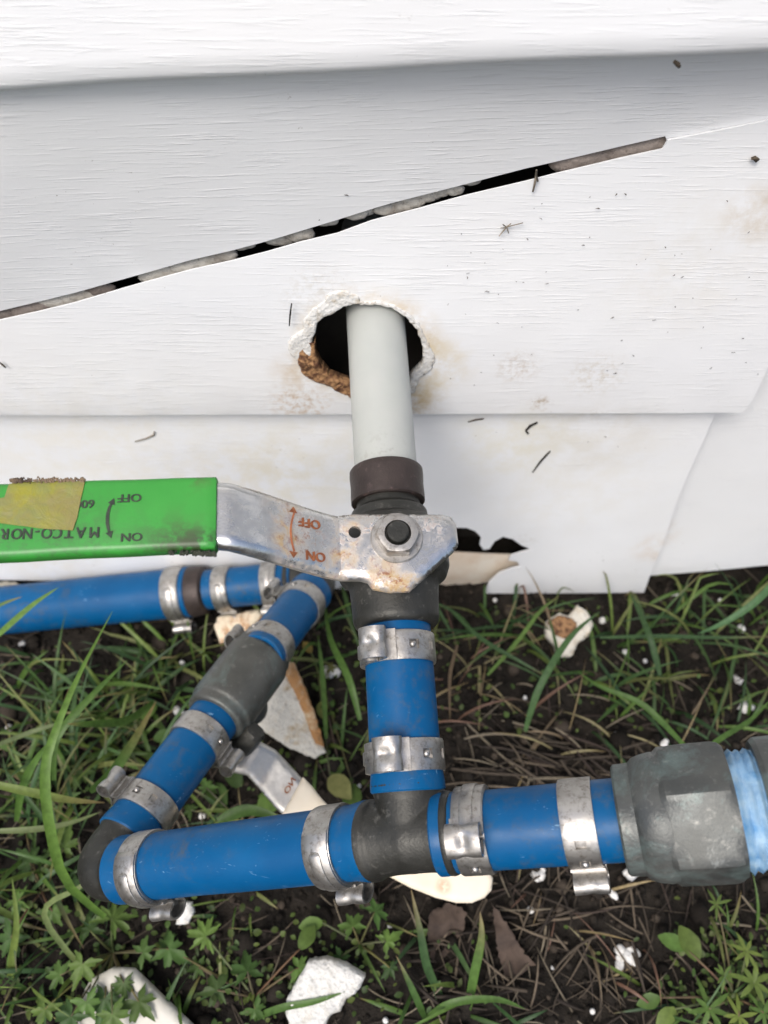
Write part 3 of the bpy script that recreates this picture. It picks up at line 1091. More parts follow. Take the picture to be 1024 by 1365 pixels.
for i in range(170):
    x = random.uniform(14, 112)
    q = plane_hit(x, 639.5 + random.gauss(0, 1.8), O_tp, NV)
    blob(mb, q - NV * .5, random.uniform(.25, .6) * (1.5 if x < 28 or x > 104 else 1), i + 50, .4, 2.5, 1)
mb.build('mud_crust', M['grime'], sleeve, True, None)['kind'] = 'stuff'
mb = MB()
for i in range(90):
    x = random.choice((random.uniform(262, 287), random.uniform(240, 287), random.uniform(225, 287)))
    q = plane_hit(min(287, x), 738.0 + random.uniform(-3.2, 2.2) - (287 - x) * .02, O_pl + NV * (TOPH - .35), NV)
    rr = random.uniform(.3, .8)
    blob(mb, q - NV * rr * .75, rr, i + 90, .4, 2.5, 1)
M['grime_d'] = mat_foam('black_grime', (.030, .034, .020), (.012, .012, .008), (.45, .6), 150, 1.0)
mb.build('grime', M['grime_d'], sleeve, True, None)['kind'] = 'stuff'
# stamped words on the bent part of the arm
M['rust'] = mat_foam('rust', (.30, .10, .035), (.20, .06, .02), (.45, .6), 300, .4)
def arm_pt(l, a):
    dr_ = (arm_st(l + .5) - arm_st(l - .5))
    n_ = (NV - LV * dr_).normalized()
    return O_pl + LV * l + AV * a + NV * arm_st(l) + n_ * (TH + .06), n_
def arm_hit(px, py):                   # photo point -> (l, a) on the bent arm
    l = l0 + 20
    for _ in range(12):
        q = plane_hit(px, py, O_pl + NV * (arm_st(l) + TH), NV) - O_pl
        l = .5 * l + .5 * q.dot(LV)
    return q.dot(LV), q.dot(AV)
def stamp(mb, txt, px, py, size, sx=1.0):
    vs, fs = text_mesh(txt, size)
    for k, dx in enumerate((-.22, .22, 0)):
      lc, ac = arm_hit(px, py)
      top, lowv = [], []
      for v in vs:
        p, n_ = arm_pt(lc + v.x * sx + dx, ac + v.y + dx * .6)
        lowv.append(p + n_ * .02 * k); top.append(p + n_ * (.14 + .03 * k))
      n = len(vs)
      cnt = {(f[i], f[(i + 1) % len(f)]) for f in fs for i in range(len(f))}
      mb.add(lowv + top, [tuple(reversed(f)) for f in fs] + [tuple(i + n for i in f) for f in fs] + [(e[1], e[0], e[0] + n, e[1] + n) for e in cnt if (e[1], e[0]) not in cnt])
mb = MB()
stamp(mb, 'OFF', 408, 697, 5.4, .9)
stamp(mb, 'ON', 416, 741, 5.4, .9)
la, aa = arm_hit(386, 683); lb_, ab_ = arm_hit(386, 735)
for k in range(9):
    t0_, t1_ = k / 9, (k + 1) / 9
    q_ = []
    for t in (t0_, t1_):
        l_ = la + (lb_ - la) * t + 1.3 * math.sin(math.pi * t)
        q_.append(arm_pt(l_, aa + (ab_ - aa) * t))
    w_ = .7
    (p1_, n1_), (p2_, n2_) = q_
    mb.add([p1_ - LV * w_, p1_ + LV * w_, p2_ + LV * w_, p2_ - LV * w_], [(0, 1, 2, 3)])
for (l_, a_, sg) in ((la, aa, -1), (lb_, ab_, 1)):
    mb.add([arm_pt(l_ - 1.6, a_)[0], arm_pt(l_ + 1.6, a_)[0], arm_pt(l_, a_ + 2.6 * sg)[0]], [(0, 1, 2)])
mb.build('lettering', M['rust'], lever, False)

# --- steel pinch clamps
def clamp(A, a, s, ear_dir, r=RP, w=12.0, flip=1, label=None, tongue=True):
    C = A + a * s
    a, u, v = frame(a, ear_dir)
    v = v * flip
    k = r / RP
    cl = part('hose_clamp', plumb)
    if label: cl['label'] = label
    mb = MB()
    r0, r1 = r + .05, r + 1.35
    h = w / 2
    # one strip bent round the pipe, with its two slots cut through
    cir = 2 * math.pi * r1
    def slot(deg, half_deg):
        c_, e_ = (deg % 360) / 360 * cir, half_deg / 360 * cir
        return [(c_ - e_, -h * .32), (c_ + e_, -h * .32), (c_ + e_, h * .32), (c_ - e_, h * .32)]
    def f_band(uu, vv, ww):
        th = uu / r1
        e_ = max(0, abs(vv) - (h - .4)) / .4
        rr = r0 + (ww - (.3 * e_ * e_ if ww > 0 else 0))
        return C + a * vv + (u * math.cos(th) + v * math.sin(th)) * rr
    sheet(mb, [(0, -h), (cir, -h), (cir, h), (0, h)], [slot(-52, 8), slot(-86, 6)], 2.4, f_band, r1 - r0, 1.6)
    # second layer of the overlapping strip
    vs, fs = [], []
    nseg = 40
    th0, th1 = R(12), R(205)
    def arc(th0, th1, ri, ro, wf, nseg, round_end):
        vs, fs = [], []
        for i in range(nseg + 1):
            t = i / nseg
            th = th0 + (th1 - th0) * t
            d = u * math.cos(th) + v * math.sin(th)
            e = (1 - t) * nseg / 3.0
            ww = h * wf * (math.sqrt(max(.02, 1 - (1 - e) ** 2)) if e < 1 and round_end else 1)
            rr = ri + (ro - ri) * min(1, e + .15)
            for (x, y) in ((-ww, ri), (-ww, rr - .2), (-ww + .25, rr), (ww - .25, rr), (ww, rr - .2), (ww, ri)):
                vs.append(C + a * x + d * y)
        m = 6
        for i in range(nseg):
            for j in range(m):
                l = (j + 1) % m
                fs.append((i * m + j, i * m + l, (i + 1) * m + l, (i + 1) * m + j))
        fs.append(tuple(range(m))); fs.append(tuple(nseg * m + j for j in range(m)))
        mb.add(vs, fs)
    arc(R(10), R(150), r1 - .2, r1 + .75, .96, 44, False)
    arc(R(-110), R(-20), r - .3, r + .35, .8, 30, False)      # under layer seen through the slots
    mb.build('band', M['steel'], cl, True, 40)
    if tongue:
        mb = MB()
        arc(R(14), R(118), r1 + .5, r1 + 1.45, .42, 44, True)
        mb.build('tongue', M['steel'], cl, True, 40)
    mb = MB()
    for th in (R(-52),):
        d = u * math.cos(th) + v * math.sin(th)
        tg = -u * math.sin(th) + v * math.cos(th)
        pc = C + d * (r1 + .1)
        # slot frame and its hook
        blob(mb, pc - d * .5 + tg * .6, 1.5, 3, .08, 1, 2, (1, 1, 1))
    mb.build('hook', M['steel'], cl, True, 40)
    # ear: omega loop
    mb = MB()
    q = []
    R_e = 4.3
    ce = 6.0
    q += [(6.6, .3), (3.4, .45), (1.75, 1.1), (1.55, 2.0)]
    a0 = math.atan2(2.4 - ce, 1.55)
    for i in range(19):
        t = a0 + (2 * math.pi - 2 * (a0 + math.pi / 2)) * i / 18 if False else None
    t0 = math.asin(max(-1, min(1, 1.35 / R_e)))
    for i in range(21):
        t = -math.pi / 2 + t0 + (2 * math.pi - 2 * t0) * i / 20
        q.append((R_e * 1.38 * math.cos(t), ce + R_e * .92 * math.sin(t)))
    q += [(-1.55, 2.0), (-1.75, 1.1), (-3.4, .45), (-6.6, .3)]
    th_ = .95
    inner = []
    for i, (x, y) in enumerate(q):
        x0_, y0_ = q[max(0, i - 1)]; x1_, y1_ = q[min(len(q) - 1, i + 1)]
        tx, ty = x1_ - x0_, y1_ - y0_
        l_ = math.hypot(tx, ty) or 1
        inner.append((x - ty / l_ * th_ * 1, y + tx / l_ * th_ * 1))
    loop = q + list(reversed(inner))
    vs, fs = [], []
    ns = 13
    for i in range(ns):
        t = -1 + 2 * i / (ns - 1)
        dent = math.exp(-(t / .34) ** 2)
        for (x, y) in loop:
            yy = y
            xx = x
            if y > 3.0:
                yy = y - 2.3 * dent * max(0, (y - 6.0) / 4) * (1 - min(1, abs(x) / 5))
                xx = x * (1 - .10 * dent)
            # lay the flat foot on the curved band
            rad = r1 + .7 + yy * k ** .3
            if abs(x) > 2.5 and y < 1.5:
                ang = xx / r1
                vs.append(C + a * (t * h * 1.04) + (u * math.cos(ang) + v * math.sin(ang)) * rad)
            else:
                vs.append(C + a * (t * h * 1.04) + u * rad + v * xx)
    m = len(loop)
    for i in range(ns - 1):
        for j in range(m):
            l = (j + 1) % m
            fs.append((i * m + j, i * m + l, (i + 1) * m + l, (i + 1) * m + j))
    nq = len(q)
    for e in (0, ns - 1):
        for j in range(nq - 1):
            fs.append((e * m + j, e * m + j + 1, e * m + m - 2 - j, e * m + m - 1 - j))
    mb.add(vs, fs)
    mb.build('ear', M['steel'], cl, True, 40)
    return cl
def img(p, dx, dy, toward=0.0):       # world direction that points (dx right, dy down) in the photo, plus some towards the lens
    return (RGT * dx + DWN * dy + hintcam(p) * toward).normalized()

# --- vertical pipe and its clamps
vs0, vs1 = sV(826), sV(1056)
tube_between('pipe', V0, T, RP, M['blue'], plumb, vs0, vs1, flare1=.6)['label'] = 'short upright blue pipe between valve and tee'
p = V0 + VA * sV(868)
clamp(V0, VA, sV(868), img(p, -.45, 0, .9), flip=1, label='clamp just under the ball valve')
clamp(V0, VA, sV(1009), img(p, -.30, 0, .95), flip=1, label='clamp just above the tee')

# --- tee
mb = MB()
lathe(mb, T - LA * 0, -LA, [(-19, 10), (-19, 14.9), (-17.6, 15.4), (-15, 15.3), (-13.5, 14.2), (-8, 13.6), (0, 13.6)], 56)
lathe(mb, T, RA, [(0, 13.6), (8, 13.6), (13.5, 14.2), (15, 15.3), (16.6, 15.4), (18, 14.9), (18, 10)], 56)
lathe(mb, T, -VA, [(0, 13.0), (9, 13.2), (14, 13.3), (17, 14.4), (18.5, 15.0), (20.0, 14.8), (20.5, 10)], 56)
blob(mb, T, 13.9, 1, 0.0, 1, 3)
tee = mb.build('tee_fitting', M['brass'], plumb, True, 40)
rm = tee.modifiers.new('cast', 'REMESH'); rm.mode = 'VOXEL'; rm.voxel_size = .0007; rm.use_smooth_shade = True
sm_ = tee.modifiers.new('soft', 'SMOOTH'); sm_.iterations = 6; sm_.factor = .5

# --- front left pipe, elbow
LL = (E1 - T).length
sl0 = line_param(T, E1, px=500); sl1 = line_param(T, E1, px=164)
tube_between('pipe', T, E1, RP, M['blue'], plumb, sl0, sl1, flare0=.9, flare1=.6)['label'] = 'long blue pipe from tee to left elbow'
s_ = line_param(T, E1, px=447); p = T + LA * s_
clamp(T, LA, s_, img(p, .18, 1, -.30), flip=1, label='clamp on the long front pipe beside the tee')
s_ = line_param(T, E1, px=199); p = T + LA * s_
clamp(T, LA, s_, img(p, .18, 1, -.30), flip=1, label='clamp on the long front pipe beside the left elbow')
DA = (DU - E1).normalized()
def elbow(name, C, d1, d2, l1, l2, r, bend=17, mat=None, label=None):
    """cast elbow: from C + d1*l1 round to C + d2*l2"""
    pts, rad = [], []
    A1, A2 = C + d1 * bend, C + d2 * bend
    pts += [C + d1 * l1, C + d1 * (l1 - 1.2), C + d1 * (l1 - 4), C + d1 * (l1 - 5.5)]
    rad += [r + .6, r + 1.4, r + 1.4, r]
    for i in range(13):
        t = i / 12
        pts.append(A1 * (1 - t) ** 2 + C * 2 * t * (1 - t) + A2 * t * t)
        rad.append(r + .2 * math.sin(math.pi * t))
    pts += [C + d2 * (l2 - 5.5), C + d2 * (l2 - 4), C + d2 * (l2 - 1.2), C + d2 * l2]
    rad += [r, r + 1.4, r + 1.4, r + .6]
    mb = MB()
    sweep(mb, pts, rad, 40)
    ob = mb.build(name, mat or M['brass'], plumb, True, 40)
    rm = ob.modifiers.new('cast', 'REMESH'); rm.mode = 'VOXEL'; rm.voxel_size = .0008; rm.use_smooth_shade = True
    s2 = ob.modifiers.new('soft', 'SMOOTH'); s2.iterations = 6; s2.factor = .5
    if label: ob['label'] = label
    return ob
elbow('elbow_fitting', E1, -LA, DA, (E1 - (T + LA * sl1)).length + 4, 24, 13.4, 13, label='grey elbow at the front left corner')
# --- diagonal run to the rear elbow, with the second ball valve
E2s = E2
DL = (DU - E1).length
D1s = line_param(E1, DU, py=1101)
tube_between('pipe', E1, DU, RP, M['blue'], plumb, 19, line_param(E1, DU, py=945), flare0=.6)['label'] = 'slanting blue pipe behind the left elbow'
def sD(py): return line_param(E1, DU, py=py)
p = E1 + DA * sD(1078)
clamp(E1, DA, sD(1078), img(p, -1, -.45, .25), flip=-1, label='clamp on the slanting pipe just behind the left elbow')
p = E1 + DA * sD(984)
clamp(E1, DA, sD(984), img(p, .75, .85, .15), flip=1, label='clamp on the slanting pipe below the grey valve body')
valve2 = part('ball_valve', plumb); valve2['label'] = 'grey ball valve with a cream sleeved lever hanging below it'
mb = MB()
b0, b1 = sD(958), sD(868)
body_mesh(mb, E1, DA, b0, b1, [(0, 13), (0, 16.6), (.02, 17.6), (.10, 17.8), (.12, 19.0), (.18, 19.3), (.80, 19.5), (.86, 19.3), (.88, 18.0), (.97, 17.8), (1.0, 16.6), (1, 12)], 64)
C2 = E1 + DA * (b0 + (b1 - b0) * .48)
N2 = img(C2, .35, .62, -.75)
N2 = (N2 - DA * N2.dot(DA)).normalized()
lathe(mb, C2, N2, [(0, 12), (21, 12), (25, 11), (25.5, 8)], 40)
b2 = mb.build('body', M['brass3'], valve2, True, 40)
rm = b2.modifiers.new('cast', 'REMESH'); rm.mode = 'VOXEL'; rm.voxel_size = .0008; rm.use_smooth_shade = True
sm_ = b2.modifiers.new('soft', 'SMOOTH'); sm_.iterations = 3; sm_.factor = .5
# its lever: traced outline on a plane under the pipes
Pa, Pb = P(322, 1003, 468), P(640, 1186, 452)
L2 = (Pb - Pa).normalized()
N2p = hintcam((Pa + Pb) / 2); N2p = (N2p - L2 * N2p.dot(L2)).normalized()
W2 = L2.cross(N2p)
if W2.z > 0: W2 = -W2                # towards the bottom of the photo
def l2(px, py):
    q = plane_hit(px, py, Pa, N2p) - Pa
    return (q.dot(L2), q.dot(W2))
arm2 = [l2(x, y) for x, y in [(300, 1000), (318, 978), (338, 984), (368, 1000), (405, 1040), (430, 1066), (402, 1108), (368, 1078), (346, 1052), (330, 1034), (310, 1030)]]
mb = MB()
def f_a2(u, v, w):
    d = edge_dist(u, v, arm2)
    x = max(0, min(1, (u - 8) / 12))
    return Pa + L2 * u + W2 * v + N2p * (w - curl(d, 2.2) + 4.0 * (1 - x))
sheet(mb, arm2, [], 2.0, f_a2, 2.2, 1.5)
sp2 = [(P(385, 1050, 466), 2, 8, .8, True), (P(320, 1020, 468), 2, 12, .8, True), (P(340, 1035, 468), 3, 14, .4, True), (P(318, 1030, 468), 0, 5, 1, True)]
M['lever2'] = mat_lever('dull_chrome', None, sp2, (.50, .49, .46), (.32, .55))
lv2 = mb.build('lever', M['lever2'], valve2, True, 42)
mb = MB()
NS2 = N2p; O2 = Pa + N2p * 2.3
solid_text(mb, 'ON', 386, 1047, 4.6, O2, -W2, L2, N2p, .15, 1.3, .0)
mb.build('lettering', M['rust'], lv2, False)
M['cream'] = mat_simple('faded_cream_sleeve', (.74, .63, .46), (.78, .70, .56), .5, 25, bs=.12)
def mat_cream():
    m = M['cream']; nt = m.node_tree; b = nt.nodes['Principled BSDF']
    src = b.inputs['Base Color'].links[0].from_socket
    med = ramp(nt, noise_tex(nt, coords(nt), 150, 6, .7, .5), [(.42, 0), (.52, 1)])
    col = src
    for (px, py, d, r0, r1) in ((590, 1180, 452, 2, 8), (570, 1176, 452, 1, 4), (398, 1085, 462, 1, 5), (440, 1085, 462, 1, 4)):
        col = mix(nt, spot(nt, tuple(P(px, py, d) * MM), r0 * MM, r1 * MM, med, .95), col, (.52, .17, .05))
    setc(nt, b, col)
mat_cream()
slv2 = [l2(x, y) for x, y in [(404, 1036), (416, 1048), (428, 1064), (442, 1078), (470, 1096), (520, 1116), (580, 1136), (630, 1150), (648, 1158), (656, 1170), (654, 1186), (645, 1196), (628, 1203), (608, 1203), (580, 1196), (545, 1182), (500, 1158), (450, 1132), (412, 1112), (376, 1086)]]
mb = MB()
def f_s2(u, v, w):
    d = min(edge_dist(u, v, slv2 + [slv2[0]]), 4.0)
    bul = math.sqrt(max(0, 1 - (1 - d / 4.0) ** 2))
    return Pa + L2 * u + W2 * v + N2p * ((2.6 + 1.6 * bul) if w > 0 else (-2.2 - 1.0 * bul)) + N2p * .4 * noise.noise(Vector((u * .05, v * .05, 1)))
sheet(mb, slv2, [], 2.0, f_s2, 1.0, 1.5)
mb.build('handle_sleeve', M['cream'], valve2, True, 50)['label'] = 'faded cream lever sleeve ending under the tee'
mb = MB()
nut_o = P(318, 988, 462)
lathe(mb, C2, (nut_o - C2).normalized(), [(18, 8), ((nut_o - C2).length, 8), ((nut_o - C2).length + 6, 7), ((nut_o - C2).length + 7, 4)], 6)
lathe(mb, P(332, 985, 455), img(C2, .6, -.7, .5), [(-7, 5), (-6, 6.5), (6, 6.5), (8, 5)], 16, jit=1.5)
mb.build('stem_nut', M['brass'], valve2, True, 35)
# upper diagonal pipe
E2D = (E2 - DU).normalized()
sU0 = -(DU - (E1 + DA * sD(885))).length
LU = (E2 - DU).length
tube_between('pipe', DU, E2, RP, M['blue'], plumb, sU0, LU - 20, flare1=.5)['label'] = 'short slanting blue pipe above the grey valve body'
def sU(py): return line_param(DU, E2, py=py)
p = DU
clamp(DU, E2D, sU(862), img(p, -1, -.1, .05), flip=-1, w=11.5, label='clamp on the slanting pipe above the grey valve body')
clamp(DU, E2D, sU(806), img(p, -1, -.25, .25), flip=-1, w=11.5, label='clamp on the slanting pipe at the rear elbow')
elbow('elbow_fitting', E2, -E2D, BA, 26, 26, 13.2, 14, label='grey elbow at the rear, half behind the lever')
# --- rear pipe along the wall: small piece, reducer, large pipe
def sB(px): return line_param(E2, BL, px=px)
RB = 17.9
tube_between('pipe', E2, BL, RP, M['blue'], plumb, 20, sB(270), n=48)['label'] = 'short blue pipe between the rear elbow and the reducer'
tube_between('pipe', E2, BL, RB, M['blue'], plumb, sB(256), (BL - E2).length, n=48, flare0=.5)['label'] = 'thick blue pipe running left along the wall foot'
mb = MB()
r0_, r1_ = sB(276), sB(256)
lathe(mb, E2, BA, [(r0_ - 6, 11), (r0_ - 1, 13.6), (r0_, 16.2), (r0_ + 1.0, 17.2), (r1_ - 1, 18.6), (r1_, 18.2), (r1_ + 1, 12)], 56, caps=False)
mb.build('reducer', M['black'], plumb, True, 35)
p = E2 + BA * sB(360)
clamp(E2, BA, sB(364), img(p, -.1, .85, .45), flip=1, w=11.5, label='clamp on the rear pipe beside the rear elbow')
clamp(E2, BA, sB(300), img(p, .15, 1, -.2), flip=1, w=11.5, label='clamp on the thin side of the reducer')
clamp(E2, BA, sB(238), img(p, 0, 1, -.2), r=RB, flip=1, w=13, label='clamp on the thick side of the reducer')
# --- right arm and threaded adapter
def sR(px): return line_param(T, RX, px=px)
tube_between('pipe', T, RX, RP, M['blue'], plumb, sR(583), sR(845), flare0=.9)['label'] = 'blue pipe from the tee to the right adapter'
p = T + RA * sR(632)
clamp(T, RA, sR(634), img(p, -.12, .15, 1), flip=-1, label='clamp right of the tee with its ear facing out')
p = T + RA * sR(775)
clamp(T, RA, sR(774), img(p, .1, 1, -.05), flip=1, label='clamp beside the right adapter')
adp = part('threaded_adapter', plumb)
mb = MB()
x0, x1, x2, x3 = sR(826), sR(858), sR(880), sR(979)
r_a, r_b = 19.0, 22.2
lathe(mb, T, RA, [(x0, 12), (x0, r_a - .8), (x0 + .8, r_a), (x0 + 6, r_a + .2), (x0 + 7.5, r_a + 1.6), (x1 + 2, r_b - .6), (x2, r_b), (x2 + 3, r_b - .3)], 56)
ab = mb.build('body', M['brass2'], adp, True, 35)
mb = MB()
vs, fs = [], []
L_h = x3 - x2
secs = [(x2 + 1, .96, .6), (x2 + 3, 1.0, .15), (x2 + 3 + (L_h - 6) * .5, 1, 0), (x3 - 4, 1.0, 0), (x3 - 1.5, .99, .2), (x3, .955, .7), (x3, .70, 1), (x3 - 4, .68, 1)]
for (s, k, rnd) in secs:
    for i in range(72):
        t = 2 * math.pi * i / 72
        hexr = 24.6 * math.cos(math.pi / 6) / math.cos(((t + .3) % (math.pi / 3)) - math.pi / 6)
        r_ = (hexr * (1 - rnd) + 22.6 * rnd) * k
        a_, u_, v_ = frame(RA, hintcam(T))
        p = T + RA * s + (u_ * math.cos(t) + v_ * math.sin(t)) * r_
        p += (u_ * math.cos(t) + v_ * math.sin(t)) * .18 * fbm(p, .12, 3)
        vs.append(p)
for i in range(len(secs) - 1):
    for k in range(72):
        fs.append((i * 72 + k, i * 72 + (k + 1) % 72, (i + 1) * 72 + (k + 1) % 72, (i + 1) * 72 + k))
mb.add(vs, fs)
mb.build('hex_collar', M['brass2'], adp, True, 28)
# taped thread
M['thread'] = mat_simple('pale_blue_thread_tape', (.10, .26, .46), (.30, .44, .56), .6, 140, bs=.35, bscale=260, bdist=.001, detail=6)
mb = MB()
prof = []
x4 = sR(1004)
s = x3 - 5
k = 0
while s < x4 + 6:
    prof.append((s, 19.2 if k % 2 == 0 else 20.4)); s += 1.25 if k % 2 else 1.5
    k += 1
lathe(mb, T, RA, prof, 64, jit=.9)
mb.build('taped_thread', M['thread'], plumb, True, 60)
mb = MB()
lathe(mb, T, RA, [(x4 + 3, 17), (x4 + 3, 22.6), (x4 + 4.5, 23.8), (x4 + 16, 23.9), (x4 + 18, 22.5), (x4 + 21, 22.3), (x4 + 23, 24), (x4 + 48, 24), (x4 + 50, 22), (x4 + 52, 16)], 56)
mb.build('coupling', M['brass2'], plumb, True, 30)
mb = MB()
lathe(mb, T, RA, [(x4 + 46, RB), (x4 + 260, RB)], 48)
mb.build('pipe', M['blue'], plumb, True, 40)
# ================================================================== the ground
def mat_soil():
    m, nt, b = new_mat('dark_damp_soil')
    f = noise_tex(nt, coords(nt), 38, 7, .7)
    col = mix(nt, ramp(nt, f, [(.35, 0), (.62, 1)]), (.009, .0078, .0062), (.029, .024, .019))
    g = ramp(nt, noise_tex(nt, coords(nt), 260, 6, .75), [(.55, 0), (.75, .8)])
    col = mix(nt, g, col, (.05, .041, .031))
    setc(nt, b, col)
    b.inputs['Roughness'].default_value = .92
    b.inputs['Specular IOR Level'].default_value = .2
    n1 = bump(nt, b, noise_tex(nt, coords(nt), 900, 4, .7), .7, .001)
    bump(nt, b, noise_tex(nt, coords(nt), 180, 5, .7), .8, .004, n1)
    return m
M['soil'] = mat_soil()
def soil_h(x, y):
    h = soil_base(x, y)
    v = Vector((x * .018, y * .018, 0.7))
    fade = 1.0 if abs(x) < 420 and y > -420 else max(.0, 1 - (max(abs(x) - 420, -y - 420)) / 4000)
    h += fade * (6.0 * noise.fractal(v, 1, 2, 3) + 3.2 * abs(noise.fractal(v * 6.3, .9, 2, 4)) + (1.5 * noise.noise(Vector((x * .35, y * .35, 3))) if abs(x) < 430 and -430 < y < 130 else 0))
    return h
def axis_vals(a, b, step, far):
    xs = []
    x = a
    while x <= b:
        xs.append(x); x += step
    out = list(xs)
    d, x = step, b
    while x < far:
        d *= 1.35; x += d; out.append(x)
    d, x = step, a
    while x > -far:
        d *= 1.35; x -= d; out.insert(0, x)
    return out
gx, gy = axis_vals(-330, 330, 2.6, 40000), axis_vals(-330, 60, 2.6, 40000)
vs = [(x, y, soil_h(x, y)) for y in gy for x in gx]
nx = len(gx)
fs = [(j * nx + i, j * nx + i + 1, (j + 1) * nx + i + 1, (j + 1) * nx + i) for j in range(len(gy) - 1) for i in range(nx - 1)]
mb = MB(); mb.add(vs, fs)
ground = mb.build('ground', M['soil'], None, True, None, fix=False)
ground['kind'] = 'structure'

def Gs(px, py, h=0.0):               # on the uneven soil
    q = G(px, py, h)
    return Vector((q.x, q.y, soil_h(q.x, q.y) + h))

# --- soil crumbs
M['crumb'] = mat_tint('soil_crumbs', .95, 0, .15, 600, .5)
mb = MB()
rnd = random.Random(11)
ico = bmesh.new(); bmesh.ops.create_icosphere(ico, subdivisions=1, radius=1.0)
icv = [v.co.copy() for v in ico.verts]; icf = [tuple(v.index for v in f.verts) for f in ico.faces]; ico.free()
for i in range(7000):
    x, y = rnd.uniform(-280, 300), rnd.uniform(-320, 20)
    r = rnd.choice((.8, 1.1, 1.6, 2.4)) * rnd.uniform(.7, 1.4) * (2.6 if rnd.random() < .06 else 1)
    c = Vector((x, y, soil_h(x, y) + r * .25))
    s = rnd.uniform(0, 99)
    k = rnd.uniform(.5, 1.5)
    col = (.018 * k, .015 * k, .012 * k) if rnd.random() < .8 else (.05 * k, .04 * k, .031 * k)
    mb.add([c + v * r * (1 + .45 * noise.noise(v * 1.7 + Vector((s, 0, 0)))) for v in icv], icf, col)
o = mb.build('soil_crumbs', M['crumb'], None, True, None, fix=False)
tag(o, 'dark crumbs of soil lying loose over the ground', 'soil', kind='stuff')

# --- straw, roots and dead stalks
M['straw'] = mat_tint('dead_stalks', .8, 0, .2, 500, .3)
def curve_pts(a, b, sagv, n):
    c = (a + b) / 2 + sagv
    return [a * (1 - t) ** 2 + c * 2 * t * (1 - t) + b * t * t for t in (i / n for i in range(n + 1))]
mb = MB()
def stalk(x, y, L, ang, r, col, lift=2.0, bow=.15):
    a = Vector((x, y, 0)); b = a + Vector((math.cos(ang), math.sin(ang), 0)) * L
    a.z = soil_h(a.x, a.y) + rnd.uniform(.3, lift); b.z = soil_h(b.x, b.y) + rnd.uniform(.3, lift)
    side = Vector((-math.sin(ang), math.cos(ang), 0)) * L * rnd.uniform(-bow, bow)
    pts = curve_pts(a, b, side + Vector((0, 0, rnd.uniform(.5, lift))), 5)
    sweep(mb, pts, [r * .8, r, r, r * .9, r * .7, r * .35], 5, col)
browns = [(.060, .048, .036), (.085, .068, .050), (.038, .030, .024), (.12, .095, .068), (.05, .037, .030), (.19, .16, .115)]
def dens(px0, py0, px1, py1, cnt, Lr, rr, cols, ang=None, lift=3.0):
    for i in range(cnt):
        q = G(rnd.uniform(px0, px1), rnd.uniform(py0, py1))
        an = rnd.uniform(0, 6.28) if ang is None else rnd.gauss(ang[0], ang[1])
        k = rnd.uniform(.7, 1.25)
        stalk(q.x, min(q.y, 22), rnd.uniform(*Lr), an, rnd.uniform(*rr), tuple(c * k for c in rnd.choice(cols)), lift)
dens(560, 900, 860, 1365, 160, (6, 45), (.2, .8), browns, None, 6)
dens(600, 950, 830, 1060, 60, (25, 60), (.4, 1.1), browns, (-.45, .35), 7)
dens(560, 1150, 880, 1365, 60, (12, 40), (.4, 1.1), browns[:4], None, 8)
dens(0, 780, 560, 1365, 200, (8, 40), (.25, .7), browns, None, 6)
dens(820, 780, 1100, 1365, 130, (8, 45), (.25, .8), browns, None, 6)
dens(-150, 780, 1150, 1420, 180, (8, 40), (.2, .6), browns[:3], None, 5)
o = mb.build('dead_stalks', M['straw'], None, True, None, fix=False)
tag(o, 'brown straw and dead stalks strewn on the soil', 'straw', kind='stuff')

# --- grass
M['grass'] = mat_tint('grass_blade', .45, .30, .35, 260, .15)
mb = MB()
greens = [(.075, .140, .028), (.098, .172, .036), (.055, .112, .026), (.125, .18, .04), (.07, .135, .045), (.038, .082, .028), (.15, .17, .055)]
def blade(pts, wid, col, fold=.35, face=None):
    m = len(pts)
    vs, fs = [], []
    for i, p in enumerate(pts):
        t = (pts[min(i + 1, m - 1)] - pts[max(i - 1, 0)]).normalized()
        f = face if face is not None else (Vector((0, -.5, 1)))
        s = t.cross(f)
        s = s.normalized() if s.length > 1e-3 else Vector((1, 0, 0))
        nn = s.cross(t)
        k = i / (m - 1)
        w = wid * (.55 + .45 * min(1, k * 4)) * (1 if k < .45 else max(.04, 1 - ((k - .45) / .55) ** 1.6))
        vs += [p - s * w + nn * w * fold, p - nn * w * .12, p + s * w + nn * w * fold]
    for i in range(m - 1):
        for j in range(2):
            fs.append((i * 3 + j, i * 3 + j + 1, i * 3 + j + 4, i * 3 + j + 3))
    mb.add(vs, fs, col)
    if rnd.random() < .4:                # withered tip
        st0 = rnd.uniform(.45, .85)
        for i in range(m):
            k = max(0, (i / (m - 1) - st0) / (1.001 - st0))
            for j in range(3):
                mb.c[len(mb.c) - len(vs) + i * 3 + j] = tuple(a_ * (1 - k) + b_ * k for a_, b_ in zip(col, (.24, .17, .075)))
def rand_blade(x, y, L, wid, lean, az, col, droop=.5):
    d = Vector((math.cos(az), math.sin(az), 0))
    p = Vector((x, y, soil_h(x, y) - 1))
    pts = [p.copy()]
    el = math.pi / 2 - lean
    n = 8
    for i in range(n):
        p = p + (d * math.cos(el) + Vector((0, 0, 1)) * math.sin(el)) * (L / n)
        el -= droop * 2.2 / n * rnd.uniform(.6, 1.4)
        if p.z < soil_h(p.x, p.y) + 1: p.z = soil_h(p.x, p.y) + 1 + rnd.uniform(0, 1); el = max(el, -.05)
        if p.y > 6: p.y = 6
        pts.append(p.copy())
    fc = Vector((rnd.uniform(-.4, .4), rnd.uniform(-.9, .1), 1))
    blade(pts, wid, col, .3, fc)
